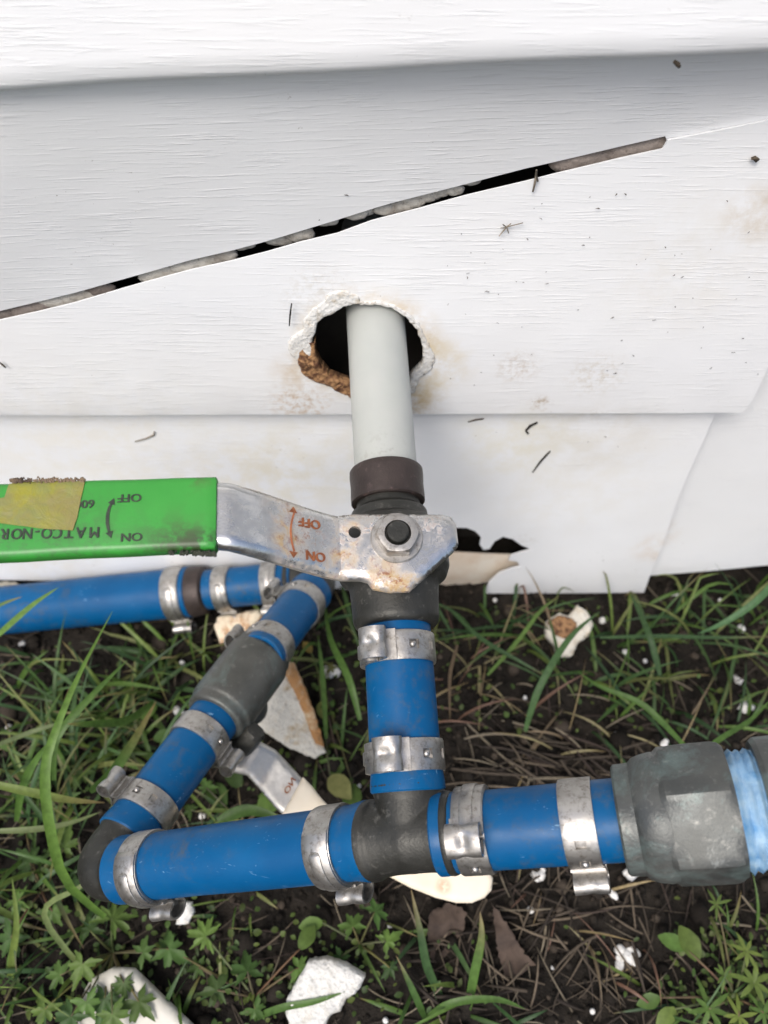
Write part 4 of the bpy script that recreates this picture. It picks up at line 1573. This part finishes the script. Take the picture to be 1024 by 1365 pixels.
def tuft(px, py, cnt, L, wid=1.6, spread=14, droop=.6, cols=greens, azr=None):
    q = G(px, py)
    for i in range(int(cnt * 1.35)):
        x, y = q.x + rnd.gauss(0, spread), min(q.y + rnd.gauss(0, spread * .8), 4)
        k = rnd.uniform(.75, 1.25)
        c = tuple(v * k for v in rnd.choice(cols))
        az = rnd.uniform(0, 6.28) if azr is None else rnd.uniform(*azr)
        rand_blade(x, y, L * rnd.uniform(.5, 1.2), wid * rnd.uniform(.35, 1.0), rnd.uniform(.15, 1.15), az, c, droop * rnd.uniform(.5, 1.3))
for t_ in [(60, 930, 14, 75, 1.9), (140, 960, 18, 80, 2.0), (200, 920, 16, 70, 1.8), (110, 1020, 20, 80, 2.0), (60, 1080, 18, 70, 2.0), (190, 1010, 18, 60, 1.7), (250, 880, 12, 60, 1.6),
           (30, 1180, 16, 60, 1.9), (90, 1260, 14, 50, 1.7), (30, 1320, 16, 50, 1.7), (220, 880, 10, 60, 1.6), (300, 1110, 9, 45, 1.6), (440, 850, 7, 60, 1.7), (330, 1180, 8, 35, 1.5),
           (700, 850, 9, 65, 1.5), (640, 830, 9, 60, 1.3), (770, 910, 9, 60, 1.7), (830, 860, 12, 65, 1.7), (900, 830, 12, 70, 1.7), (960, 870, 12, 70, 1.7), (1010, 820, 10, 70, 1.8), (930, 940, 8, 50, 1.6),
           (860, 930, 9, 55, 1.7), (990, 970, 7, 50, 1.6), (470, 880, 6, 55, 1.8), (500, 1000, 4, 40, 1.5), (460, 1010, 6, 40, 1.8), (980, 1250, 6, 40, 1.4), (900, 1330, 6, 40, 1.4), (570, 1340, 4, 50, 2.2), (640, 1345, 4, 45, 2.0),
           (250, 1350, 7, 40, 1.6), (520, 1250, 5, 40, 1.6), (-80, 1000, 16, 80, 2), (-100, 1200, 16, 70, 2), (1120, 900, 14, 70, 1.8), (1130, 1150, 12, 60, 1.8), (150, 1140, 10, 50, 1.8)]:
    tuft(*t_)
dry = [(.26, .20, .10), (.20, .15, .09), (.30, .26, .13), (.16, .09, .06)]
for t_ in [(680, 860, 9, 70, 1.1), (620, 900, 8, 60, 1.0), (760, 980, 8, 60, 1.1), (560, 960, 4, 45, 1.0), (880, 1000, 5, 50, 1.0), (80, 1000, 6, 60, 1.1), (820, 1300, 6, 45, 1.1), (700, 1210, 5, 40, 1.2)]:
    tuft(*t_, 16, .8, dry)
def traced(pts, wid, col, n=14, face=None):
    """a single long blade through photo points with their distances"""
    ps = [P(*p) for p in pts]
    out = []
    m = len(ps)
    for i in range(n + 1):
        t = i / n * (m - 1)
        k = min(int(t), m - 2); f = t - k
        p0, p1, p2, p3 = ps[max(k - 1, 0)], ps[k], ps[k + 1], ps[min(k + 2, m - 1)]
        out.append(.5 * ((2 * p1) + (p2 - p0) * f + (2 * p0 - 5 * p1 + 4 * p2 - p3) * f * f + (3 * p1 - p0 - 3 * p2 + p3) * f ** 3))
    blade(out, wid, col, .3, face or hintcam(ps[m // 2]))
lg, mg, dg_, yg = (.125, .225, .042), (.085, .165, .034), (.048, .10, .033), (.16, .22, .05)
traced([(140, 1222, 452), (88, 1175, 430), (66, 1100, 415), (60, 1030, 410), (72, 980, 412), (105, 900, 425), (150, 815, 445)], 2.6, lg)
traced([(72, 1040, 470), (75, 985, 462), (120, 930, 470), (170, 880, 485)], 2.3, mg)
traced([(205, 935, 540), (170, 960, 500), (120, 965, 470), (90, 965, 460)], 2.4, mg)
traced([(120, 1055, 455), (150, 1030, 470), (180, 985, 485), (208, 935, 500)], 3.0, mg)
traced([(-30, 1040, 440), (40, 1056, 445), (90, 1066, 452), (140, 1070, 462)], 2.3, yg)
traced([(-20, 1108, 450), (40, 1106, 455), (90, 1098, 462), (135, 1082, 470)], 1.7, (.16, .20, .08))
traced([(-20, 1000, 470), (30, 980, 478), (70, 967, 482), (130, 955, 490)], 1.5, (.12, .16, .06))
traced([(22, 1095, 470), (30, 1050, 455), (50, 1010, 448), (78, 980, 440)], 2.2, mg)
traced([(-30, 870, 520), (10, 835, 500), (45, 805, 490), (78, 783, 480)], 1.8, (.14, .25, .06))
traced([(-40, 845, 500), (-10, 812, 520), (30, 795, 520)], 1.4, mg)
traced([(600, 840, 555), (580, 800, 590), (588, 770, 600)], 1.2, dg_)
traced([(435, 985, 540), (430, 900, 560), (424, 850, 570)], 1.8, mg)
traced([(480, 960, 530), (465, 905, 535), (440, 850, 560), (433, 800, 580)], 2.3, mg)
traced([(590, 1332, 462), (570, 1290, 455), (560, 1240, 452), (548, 1185, 455)], 2.4, dg_)
traced([(620, 1365, 462), (632, 1300, 452), (642, 1250, 448), (640, 1215, 450)], 2.5, mg)
traced([(560, 1365, 460), (600, 1338, 450), (660, 1332, 450), (700, 1345, 452)], 2.0, mg)
traced([(918, 1000, 520), (880, 960, 515), (850, 935, 520), (800, 915, 530), (770, 895, 545)], 2.0, mg)
traced([(700, 975, 535), (720, 915, 525), (760, 850, 535), (800, 815, 560)], 2.3, (.075, .15, .05))
traced([(880, 900, 545), (865, 845, 545), (840, 790, 575)], 2.2, dg_)
traced([(1050, 755, 545), (1010, 800, 540), (965, 830, 545), (930, 845, 555)], 2.3, (.09, .19, .075))
traced([(800, 850, 560), (880, 848, 560), (960, 850, 560), (1040, 848, 555)], 1.4, dg_)
traced([(930, 1010, 500), (960, 985, 505), (1000, 960, 515), (1030, 930, 520)], 1.6, mg)
traced([(600, 812, 585), (640, 850, 560), (690, 880, 545), (735, 905, 540)], 1.5, dg_)
traced([(650, 900, 545), (690, 855, 560), (720, 815, 575), (745, 795, 590)], 1.5, (.13, .22, .05))
traced([(610, 860, 560), (600, 900, 545), (600, 960, 530)], 1.2, (.14, .10, .06))
traced([(160, 1345, 470), (60, 1225, 458), (110, 1180, 450), (170, 1130, 455)], 1.6, (.17, .22, .075))
traced([(310, 1370, 465), (370, 1345, 450), (420, 1335, 448), (460, 1322, 450)], 1.9, mg)
traced([(10, 1345, 470), (16, 1280, 462), (22, 1230, 455), (16, 1170, 452)], 2.0, yg)
traced([(290, 1095, 470), (330, 1080, 470), (380, 1092, 468)], 3.4, mg)
grass = mb.build('grass', M['grass'], None, True, None, fix=False)
tag(grass, 'green grass blades growing along the foot of the wall', 'grass', kind='stuff')

# --- broad leaved weeds
M['leaf'] = mat_tint('weed_leaf', .5, .28, .3, 220, .25)
def cut_leaf(c, r, az, tilt, col, lobes=5, depth=.52):
    """palmate leaf with toothed lobes, notched at the stalk; slightly folded"""
    a = Vector((math.cos(az), math.sin(az), 0)); up = Vector((0, 0, 1))
    axis_t = (a * math.sin(tilt) + up * math.cos(tilt)).normalized()
    x = (a - axis_t * a.dot(axis_t)).normalized(); y = axis_t.cross(x)
    vs = [c]
    ln = [rnd.uniform(.62, 1.0) * (1.15 if k == lobes // 2 else 1) for k in range(lobes)] + [.7]
    n = lobes * 10
    for i in range(n + 1):
        t = -R(150) + R(300) * i / n
        ph = (i / n) * lobes
        f = abs((ph % 1) - .5) * 2
        lob = 1 - depth * f ** 1.3
        tooth = .16 * (1 if (i % 4) in (1, 2) else -.55)
        rr = r * ln[min(int(ph), lobes)] * max(.15, lob + tooth * (1 - f)) * (1 - .18 * abs(t) / R(150)) * rnd.uniform(.93, 1.07)
        zz = -.10 * r * (rr / r) ** 2 + .10 * r * math.cos(ph * 2 * math.pi) * (rr / r)
        vs.append(c + x * rr * math.cos(t) + y * rr * math.sin(t) + axis_t * zz)
    return vs, [(0, i, i + 1) for i in range(1, n + 1)]
def oval_leaf(c, L, wd, az, tilt, fold=.25, n=7):
    a = Vector((math.cos(az), math.sin(az), 0)); up = Vector((0, 0, 1))
    t_ = (a * math.cos(tilt) + up * math.sin(tilt)).normalized()
    s = t_.cross(up).normalized(); nn = s.cross(t_)
    vs, fs = [], []
    for i in range(n):
        k = i / (n - 1)
        w = wd * math.sin(math.pi * min(.98, k * .93 + .06)) ** .8 * rnd.uniform(.94, 1.06)
        p = c + t_ * L * k - up * L * .22 * k * k
        vs += [p - s * w + nn * w * fold, p, p + s * w + nn * w * fold]
    for i in range(n - 1):
        for j in range(2):
            fs.append((i * 3 + j, i * 3 + j + 1, i * 3 + j + 4, i * 3 + j + 3))
    return vs, fs
def weed(name, label, px, py, leaves, group=None, stemcol=(.16, .15, .07)):
    """leaves: (photo x, y, height over soil, size, kind, colour)"""
    base = Gs(px, py)
    w = thing(name, label, 'weed', base, group)
    for (lx_, ly_, h, sz, kind, col) in leaves:
        q = G(lx_, ly_, h)
        if q.y > 0: q.y = 0
        k = rnd.uniform(.75, 1.25)
        yl = rnd.uniform(0, .35)
        sz = sz * rnd.uniform(.75, 1.2)
        c_ = (col[0] * k * (1 + yl), col[1] * k * (1 + .25 * yl), col[2] * k)
        dv = q - base
        az = math.atan2(dv.y, dv.x) + rnd.uniform(-.6, .6)
        if kind == 'cut':
            vs, fs = cut_leaf(q, sz, az, rnd.uniform(-.1, .5), col, rnd.choice((5, 5, 7)))
        elif kind == 'whorl':
            vs, fs = [], []
            for e in range(7):
                v1, f1 = oval_leaf(q, sz * rnd.uniform(.6, 1.2), sz * .10, az + e * 6.28 / 7 + rnd.uniform(-.25, .25), rnd.uniform(-.1, .5), .15, 6)
                o_ = len(vs); vs += v1; fs += [tuple(i + o_ for i in f) for f in f1]
        else:
            vs, fs = oval_leaf(q, sz * 2, sz * .62, az, rnd.uniform(-.2, .4))
        m2 = MB(); m2.add(vs, fs, c_)
        m2.build('leaf', M['leaf'], w, True, None, fix=False)
        m2 = MB()
        mid = (base + q) / 2 + Vector((0, 0, 6))
        sweep(m2, [base * (1 - t) ** 2 + mid * 2 * t * (1 - t) + q * t * t for t in (0, .2, .4, .6, .8, 1)], [.8, .7, .65, .6, .55, .45], 6, tuple(v * rnd.uniform(.7, 1.2) for v in stemcol))
        m2.build('stem', M['leaf'], w, True, None, fix=False)
    return w
gA, gB, gC, gY = (.060, .125, .030), (.085, .162, .036), (.046, .098, .026), (.125, .19, .042)
weed('weed_plant', 'cut-leaved weed under the left elbow at the bottom left', 150, 1270,
     [(150, 1225, 24, 13, 'cut', gB), (190, 1270, 18, 12, 'cut', gA), (110, 1285, 22, 13, 'cut', gB), (225, 1265, 14, 11, 'cut', gA), (140, 1330, 16, 13, 'cut', gC), (80, 1300, 16, 12, 'cut', gA), (60, 1345, 12, 13, 'cut', gB), (165, 1310, 20, 11, 'cut', gA), (120, 1240, 12, 11, 'cut', gC), (115, 1335, 22, 12, 'cut', gB), (185, 1335, 20, 11, 'cut', gA), (95, 1355, 20, 12, 'cut', gC), (150, 1352, 24, 12, 'cut', gB)])
weed('weed_plant', 'cut-leaved weed below the middle of the long front pipe', 340, 1330,
     [(330, 1295, 20, 15, 'cut', gA), (275, 1248, 16, 12, 'cut', gB), (222, 1262, 10, 10, 'cut', gA), (398, 1290, 16, 10, 'cut', gB), (290, 1320, 10, 12, 'cut', gC), (340, 1345, 10, 13, 'cut', gA), (400, 1265, 18, 7, 'oval', gB), (265, 1290, 8, 11, 'cut', gC)])
weed('weed_plant', 'small cut-leaved weed below the tee on its left', 480, 1260,
     [(470, 1235, 20, 10, 'cut', gA), (515, 1255, 14, 12, 'cut', gB), (500, 1215, 18, 9, 'cut', gA), (430, 1230, 14, 8, 'oval', gB), (520, 1290, 10, 9, 'cut', gC), (455, 1275, 8, 9, 'cut', gA)])
weed('weed_plant', 'cut-leaved weed by the left edge above the bottom corner', 60, 1190,
     [(40, 1150, 20, 13, 'cut', gA), (85, 1130, 24, 12, 'cut', gB), (25, 1200, 18, 13, 'cut', gB), (70, 1215, 14, 13, 'cut', gA), (100, 1180, 12, 11, 'cut', gC), (15, 1250, 14, 12, 'cut', gA), (35, 1110, 14, 11, 'cut', gC)])
weed('weed_plant', 'weed with small leaves behind the slanting pipe on the left', 140, 1010,
     [(110, 1030, 16, 10, 'cut', gA), (165, 1000, 18, 9, 'cut', gC), (95, 1060, 16, 10, 'cut', gA), (190, 960, 14, 9, 'oval', gB), (150, 1040, 10, 9, 'cut', gC), (60, 1035, 12, 9, 'cut', gC), (205, 985, 10, 8, 'oval', gA)])
weed('weed_plant', 'pale green whorled weed at the bottom right', 975, 1330,
     [(995, 1268, 26, 13, 'whorl', gY), (965, 1300, 20, 12, 'whorl', gB), (1005, 1310, 18, 13, 'whorl', gY), (930, 1280, 16, 9, 'oval', gY), (915, 1265, 18, 8, 'oval', gB), (945, 1345, 14, 12, 'whorl', gB), (985, 1355, 14, 13, 'whorl', gY), (955, 1205, 34, 8, 'whorl', gY), (1018, 1350, 12, 12, 'whorl', gB), (900, 1345, 12, 8, 'oval', gY), (880, 1330, 10, 7, 'oval', gB)])
weed('weed_plant', 'yellowish weed between the cream handle and the upright pipe', 425, 900,
     [(415, 870, 14, 7, 'oval', (.20, .18, .05)), (400, 905, 12, 7, 'oval', (.17, .17, .055)), (430, 935, 12, 8, 'oval', (.15, .18, .05)), (440, 890, 10, 7, 'cut', (.15, .16, .05)), (450, 1010, 8, 8, 'oval', gB), (440, 1035, 10, 11, 'oval', (.16, .20, .075)), (470, 1045, 8, 10, 'oval', gB)])
weed('weed_plant', 'weed with rounded leaves below the grey lever of the second valve', 325, 1100,
     [(318, 1050, 10, 11, 'oval', gC), (345, 1085, 12, 14, 'oval', gB), (300, 1075, 8, 10, 'oval', gA), (275, 1050, 10, 9, 'cut', gA), (365, 1095, 6, 10, 'oval', gC), (255, 1080, 8, 9, 'cut', gC)])

# --- low ground cover and hair-thin grass, too fine to count
mb = MB()
for i in range(1500):
    px, py = rnd.choice(((rnd.gauss(110, 120), rnd.gauss(1240, 90)), (rnd.gauss(120, 90), rnd.gauss(980, 70)), (rnd.gauss(400, 120), rnd.gauss(1300, 50)), (rnd.gauss(970, 60), rnd.gauss(1310, 50)), (rnd.gauss(430, 50), rnd.gauss(960, 70)), (rnd.uniform(560, 1020), rnd.uniform(790, 980))))
    q = G(px, py)
    if q.y > -2 or abs(q.x) > 330: continue
    q.z = soil_h(q.x, q.y) + rnd.uniform(1, 11)
    L = rnd.uniform(2.0, 5.5)
    vs, fs = oval_leaf(q, L, L * rnd.uniform(.22, .42), rnd.uniform(0, 6.28), rnd.uniform(-.3, .7), .25, 5)
    k = rnd.uniform(.5, 1.2); yl = rnd.uniform(0, .7)
    mb.add(vs, fs, (.06 * k * (1 + yl), .115 * k * (1 + .2 * yl), .028 * k))
o = mb.build('ground_cover', M['leaf'], None, True, None, fix=False)
tag(o, 'low green seedlings and leaf bits covering the soil', 'ground cover', kind='stuff')

# --- broken foam and scraps
M['foam'] = mat_foam('broken_white_foam', (.72, .68, .58), (.52, .38, .20), (.52, .68), 60, 1.0)
M['foam_o'] = mat_foam('rust_stained_foam', (.72, .62, .46), (.40, .17, .05), (.46, .60), 50, .8)
M['orange'] = mat_foam('orange_foam_skin', (.44, .22, .08), (.60, .47, .30), (.50, .66), 70, .8)
M['foam_w'] = mat_foam('clean_white_foam', (.66, .65, .61), (.46, .42, .34), (.50, .70), 70, 1.1)
def chunk(name, label, px_poly, h, thick, mat, seed, step=2.2, tiltx=0.0, rough=.7, cat='foam scrap', parent=None, crumple=0.0):
    cx_ = sum(p[0] for p in px_poly) / len(px_poly); cy_ = sum(p[1] for p in px_poly) / len(px_poly)
    c = G(cx_, cy_, h)
    nn = Vector((tiltx, -.35, 1)).normalized()
    x = Vector((1, 0, 0)); x = (x - nn * x.dot(nn)).normalized(); y = nn.cross(x)
    poly = []
    for p in px_poly:
        q = plane_hit(p[0], p[1], c, nn) - c
        poly.append((q.dot(x), q.dot(y)))
    pl_c = poly + [poly[0]]
    # jagged outline
    dn = densify(poly, 1.6)
    dn = [(u + rough * noise.fractal(Vector((u * .4, v * .4, seed)), 1, 2, 3), v + rough * noise.fractal(Vector((u * .4, v * .4, seed + 7)), 1, 2, 3)) for u, v in dn]
    def fn(u, v, w):
        d = min(edge_dist(u, v, pl_c), 3.0) / 3.0
        k = math.sqrt(max(0, 1 - (1 - d) ** 2))
        nz = noise.fractal(Vector((u * .22, v * .22, seed)), 1, 2, 4)
        return c + x * u + y * v + nn * crumple * noise.fractal(Vector((u * .09, v * .09, seed + 3)), 1, 2, 3) + nn * ((.0 + thick * (.15 + .35 * k) * (1 + .35 * nz)) if w > 0 else -thick * (.35 + .2 * k))
    m2 = MB()
    sheet(m2, dn, [], step, fn, 1.0, 2.0)
    ob = m2.build(name, mat, parent, True, 60, origin=c - nn * thick * .4)
    return tag(ob, label, cat if parent is None else None)
fw = chunk('foam_chunk', 'white foam wedge with rusty orange edge beside the cream handle', [(352, 905), (378, 884), (392, 892), (408, 935), (420, 965), (434, 1003), (420, 1011), (385, 997), (352, 975), (338, 965), (343, 940)], 22, 9, M['foam'], 1.0)
chunk('foam_crust', 'orange brown crust along the white foam wedge', [(370, 880), (392, 884), (406, 915), (420, 952), (432, 996), (420, 990), (408, 958), (394, 925)], 27, 8, M['orange'], 1.7, 1.6, parent=fw)
fl = chunk('foam_chunk', 'small cream and brown foam lump below the torn siding', [(728, 828), (745, 818), (758, 822), (768, 808), (780, 814), (790, 832), (784, 848), (770, 858), (760, 876), (744, 876), (738, 860), (728, 848)], 12, 12, M['foam'], 2.0)
chunk('foam_crust', 'dark brown patch on the foam lump below the torn siding', [(730, 828), (746, 820), (760, 824), (768, 830), (768, 846), (752, 852), (738, 846)], 18.5, 6, M['crust_b'], 2.7, 1.6, parent=fl)
chunk('foam_chunk', 'jagged white foam slab at the bottom beside the cut-leaved weed', [(384, 1330), (400, 1300), (412, 1280), (435, 1276), (462, 1284), (487, 1300), (480, 1316), (462, 1330), (455, 1345), (440, 1352), (430, 1372), (392, 1375), (382, 1352)], 12, 11, M['foam_w'], 3.0)
chunk('foam_chunk', 'orange stained foam scrap under the clamps at the rear elbow', [(286, 836), (292, 822), (318, 818), (345, 812), (352, 822), (338, 838), (312, 852), (294, 858)], 30, 10, M['foam_o'], 4.0)
chunk('foam_chunk', 'small white foam chip under the left elbow clamp', [(234, 1204), (256, 1202), (260, 1216), (252, 1230), (236, 1232)], 14, 6, M['foam_w'], 5.0, 1.5)
chunk('foam_chunk', 'flat cream scrap lying at the far left foot of the wall', [(-30, 775), (20, 776), (34, 781), (20, 788), (-30, 789)], 6, 4, M['foam'], 6.0)
M['scrap'] = mat_simple('weathered_white_plastic', (.46, .44, .37), (.56, .54, .48), .5, 30, bs=.3)
chunk('siding_scrap', 'smooth white plastic scrap half hidden by leaves at the bottom left', [(88, 1400), (104, 1340), (122, 1305), (150, 1290), (178, 1292), (205, 1318), (240, 1352), (290, 1400)], 10, 7, M['scrap'], 7.0, 3.0, -.2, .15, 'plastic scrap')
M['deadleaf'] = mat_simple('brown_dead_leaf', (.042, .028, .021), (.085, .058, .042), .85, 90, bs=.9)
chunk('dead_leaf', 'brown dead leaf on the soil below the tip of the cream handle', [(572, 1220), (600, 1204), (622, 1215), (616, 1245), (598, 1270), (585, 1300), (572, 1275), (570, 1245)], 6, 2.0, M['deadleaf'], 8.0, 2.5, .1, 1.6, 'leaf', None, 5.0)
chunk('dead_leaf', 'dry fan-shaped reddish leaf in the soil at the bottom right', [(656, 1205), (668, 1220), (690, 1255), (712, 1285), (690, 1302), (672, 1298), (662, 1262)], 6, 2.0, M['deadleaf'], 9.0, 2.5, -.1, 1.6, 'leaf', None, 5.0)

M['bead'] = mat_foam('white_crumb', (.68, .67, .64), (.45, .42, .36), (.52, .70), 220, .8)
def crumb(px, py, r_px, label=None, n=1, h=2.5):
    c = G(px, py, h)
    d = (c - CAM).dot(FWD)
    r = r_px * d / FPX
    m2 = MB()
    blob(m2, c, r, px * .1, .22, 1.7, 2)
    for k in range(n - 1):
        an = rnd.uniform(0, 6.28)
        off = Vector((math.cos(an), math.sin(an) * .8, rnd.uniform(-.2, .3))) * r * rnd.uniform(.7, 1.25)
        blob(m2, c + off, r * rnd.uniform(.45, .75), px * .1 + k, .25, 1.9, 2)
    ob = m2.build('white_crumb', M['bead'], None, True, None, origin=c - Vector((0, 0, r)))
    tag(ob, label or 'tiny white bead lying in the dark soil', 'crumb', 'white crumbs scattered on the soil')
crumb(836, 1276, 11, 'largest lumpy white crumb in the soil, lower right', 9)
crumb(444, 894, 8, 'bright white crumb between the foam wedge and the upright pipe', 5)
crumb(992, 943, 8, 'white crumb in the grass above the right adapter', 5)
crumb(984, 907, 5, 'small white crumb in the grass near the right edge', 4)
crumb(720, 1167, 8, 'white crumb just under the right blue pipe, between its clamps', 4)
crumb(841, 1165, 8, 'white crumb at the lower left of the right adapter', 4, 12)
crumb(818, 1193, 5, 'white crumb under the ear of the clamp beside the adapter', 4, 10)
crumb(236, 948, 6, 'white crumb beside the slanting pipe, near the grey valve body', 3)
crumb(885, 992, 5, 'white crumb right above the adapter edge', 3, 20)
for (x, y, r_, w_) in ((12, 970, 5, 'white bead at the left edge, level with the grey valve body'), (803, 827, 5, 'white bead to the right of the cream and brown foam lump'),
                   (834, 870, 5, 'white bead lower right of the cream and brown foam lump'), (988, 838, 6, 'white bead in grass below the rear siding panel, far right'),
                   (900, 793, 5, 'white bead right under the bottom edge of the rear siding panel'), (270, 1088, 5, 'white bead in the angle between slanting and long blue pipes'),
                   (118, 1230, 4, 'white bead below the left elbow among cut leaves'), (478, 1048, 4, 'white bead between the cream handle and the upright pipe'),
                   (30, 858, 5, 'white bead below the thick rear pipe near the left edge'), (174, 916, 3.5, 'small white bead in the grass below the thick rear pipe'),
                   (243, 884, 4, 'white bead below the ear of the reducer clamp'), (860, 881, 3, 'tiny white bead in the grass above the adapter, leftmost of its row'),
                   (822, 979, 4, 'white bead just above the left end of the adapter'), (708, 1213, 5, 'white bead below the right blue pipe, near the cream handle tip'),
                   (737, 1290, 3, 'tiny white bead left of the largest lumpy crumb'), (790, 1348, 4, 'white bead at the bottom edge below the largest lumpy crumb'),
                   (960, 800, 3, 'tiny white bead below the rear siding panel at right'), (520, 1235, 4, 'white bead in the weed below the tee'),
                   (514, 1360, 4, 'white bead at the bottom edge right of the foam slab'), (700, 930, 3, 'tiny white bead between the foam lump and the right blue pipe'),
                   (200, 893, 3, 'tiny white bead in the grass left of the reducer clamp ear'), (660, 800, 3, 'tiny white bead under the torn notch of the siding')):
    crumb(x, y, r_, w_)

# --- dead clippings stuck to the siding
M['clip'] = mat_tint('dry_clipping', .8, 0, .2, 500, .3)
def clipping(label, lines, r, col, Y):
    m2 = MB()
    c0 = W(*lines[0][0], Y)
    for ln in lines:
        pts = [W(x, y, Y) + Vector((0, -rnd.uniform(.3, 1.2), 0)) for x, y in ln]
        sweep(m2, pts, [r * (.9 if i not in (0, len(pts) - 1) else .6) for i in range(len(pts))], 6, col)
    ob = m2.build('grass_clipping', M['clip'], None, True, None, fix=False, origin=c0)
    tag(ob, label, 'clipping', 'dry clippings stuck to the siding')
bk, br, st_ = (.02, .017, .014), (.09, .07, .05), (.26, .22, .17)
clipping('longest black clipping on the lowest siding panel, right of the white pipe', [[(710, 629), (720, 615), (733, 600)]], .85, bk, YL - 1)
clipping('short thick black clipping just under the siding lap', [[(701, 573), (707, 567), (716, 562)], [(701, 573), (704, 577)]], 1.0, bk, YL - 1)
clipping('pale star-shaped clipping below the diagonal slit', [[(665, 313), (675, 302), (681, 297)], [(670, 297), (676, 303), (678, 309)], [(675, 302), (697, 295)], [(667, 303), (676, 302)]], .35, st_, -1)
clipping('pale forked clipping hanging out of the diagonal slit', [[(715, 225), (714, 238), (710, 254)], [(714, 230), (717, 240)]], .6, st_, -1)
clipping('brown speck near the right edge of the siding', [[(1001, 211), (1006, 209), (1011, 212)], [(1003, 209), (1008, 214)]], .9, br, -1)
clipping('grey twig on the lowest siding panel left of the white pipe', [[(180, 588), (195, 584), (205, 579), (206, 574)]], .5, (.20, .17, .13), YL - 1)
clipping('brown clipping right below the lap, left of the black one', [[(624, 562), (634, 559), (645, 557)]], .6, br, YL - 1)
clipping('dark speck hanging from the top siding lip', [[(898, 80), (903, 84), (905, 88)]], 1.0, br, LIP_Y)
clipping('thin dark clipping at the upper left of the pipe hole', [[(389, 403), (387, 418), (386, 432)]], .5, bk, -3)
clipping('dark clipping near the left edge at the wall lap', [[(0, 482), (5, 486), (8, 489)]], .6, br, -1)
clipping('small dark clipping at the slanted end of the lowest panel', [[(877, 675), (879, 682)]], .7, br, YL - 1)
m2 = MB()
for i in range(90):
    px, py = rnd.uniform(560, 1020), rnd.uniform(250, 545)
    if i % 5 < 3:
        cpx = ((770, 240), (640, 350), (690, 380), (850, 430), (900, 340), (640, 490), (960, 470), (830, 480), (760, 300))[i % 9]
        px, py = rnd.gauss(cpx[0], 32), rnd.gauss(cpx[1], 20)
    if i % 6 == 0: px, py = rnd.uniform(570, 880), rnd.uniform(560, 720)
    if i % 7 == 0: px, py = rnd.uniform(20, 560), rnd.uniform(140, 330)
    if py < 430 - .26 * px + 25 and i % 7: continue
    Y = (YL if py > 555 else 0) - 1.2
    q = W(px, py, Y)
    L = rnd.uniform(.3, 1.5) ** 1.5 * 1.2; an = rnd.uniform(0, 3.14)
    d = Vector((math.cos(an), 0, math.sin(an) * .7)) * L
    k = rnd.uniform(.6, 1.6)
    sweep(m2, [q - d * .5, q + Vector((.2, -.1, .2)), q + d * .5], [.06, rnd.uniform(.08, .26), .06], 5, (.07 * k, .055 * k, .042 * k))
o = m2.build('dirt_specks', M['clip'], wall, True, None, fix=False)
o['kind'] = 'stuff'

for o in bpy.data.objects:
    if 'o_mm' in o: del o['o_mm']
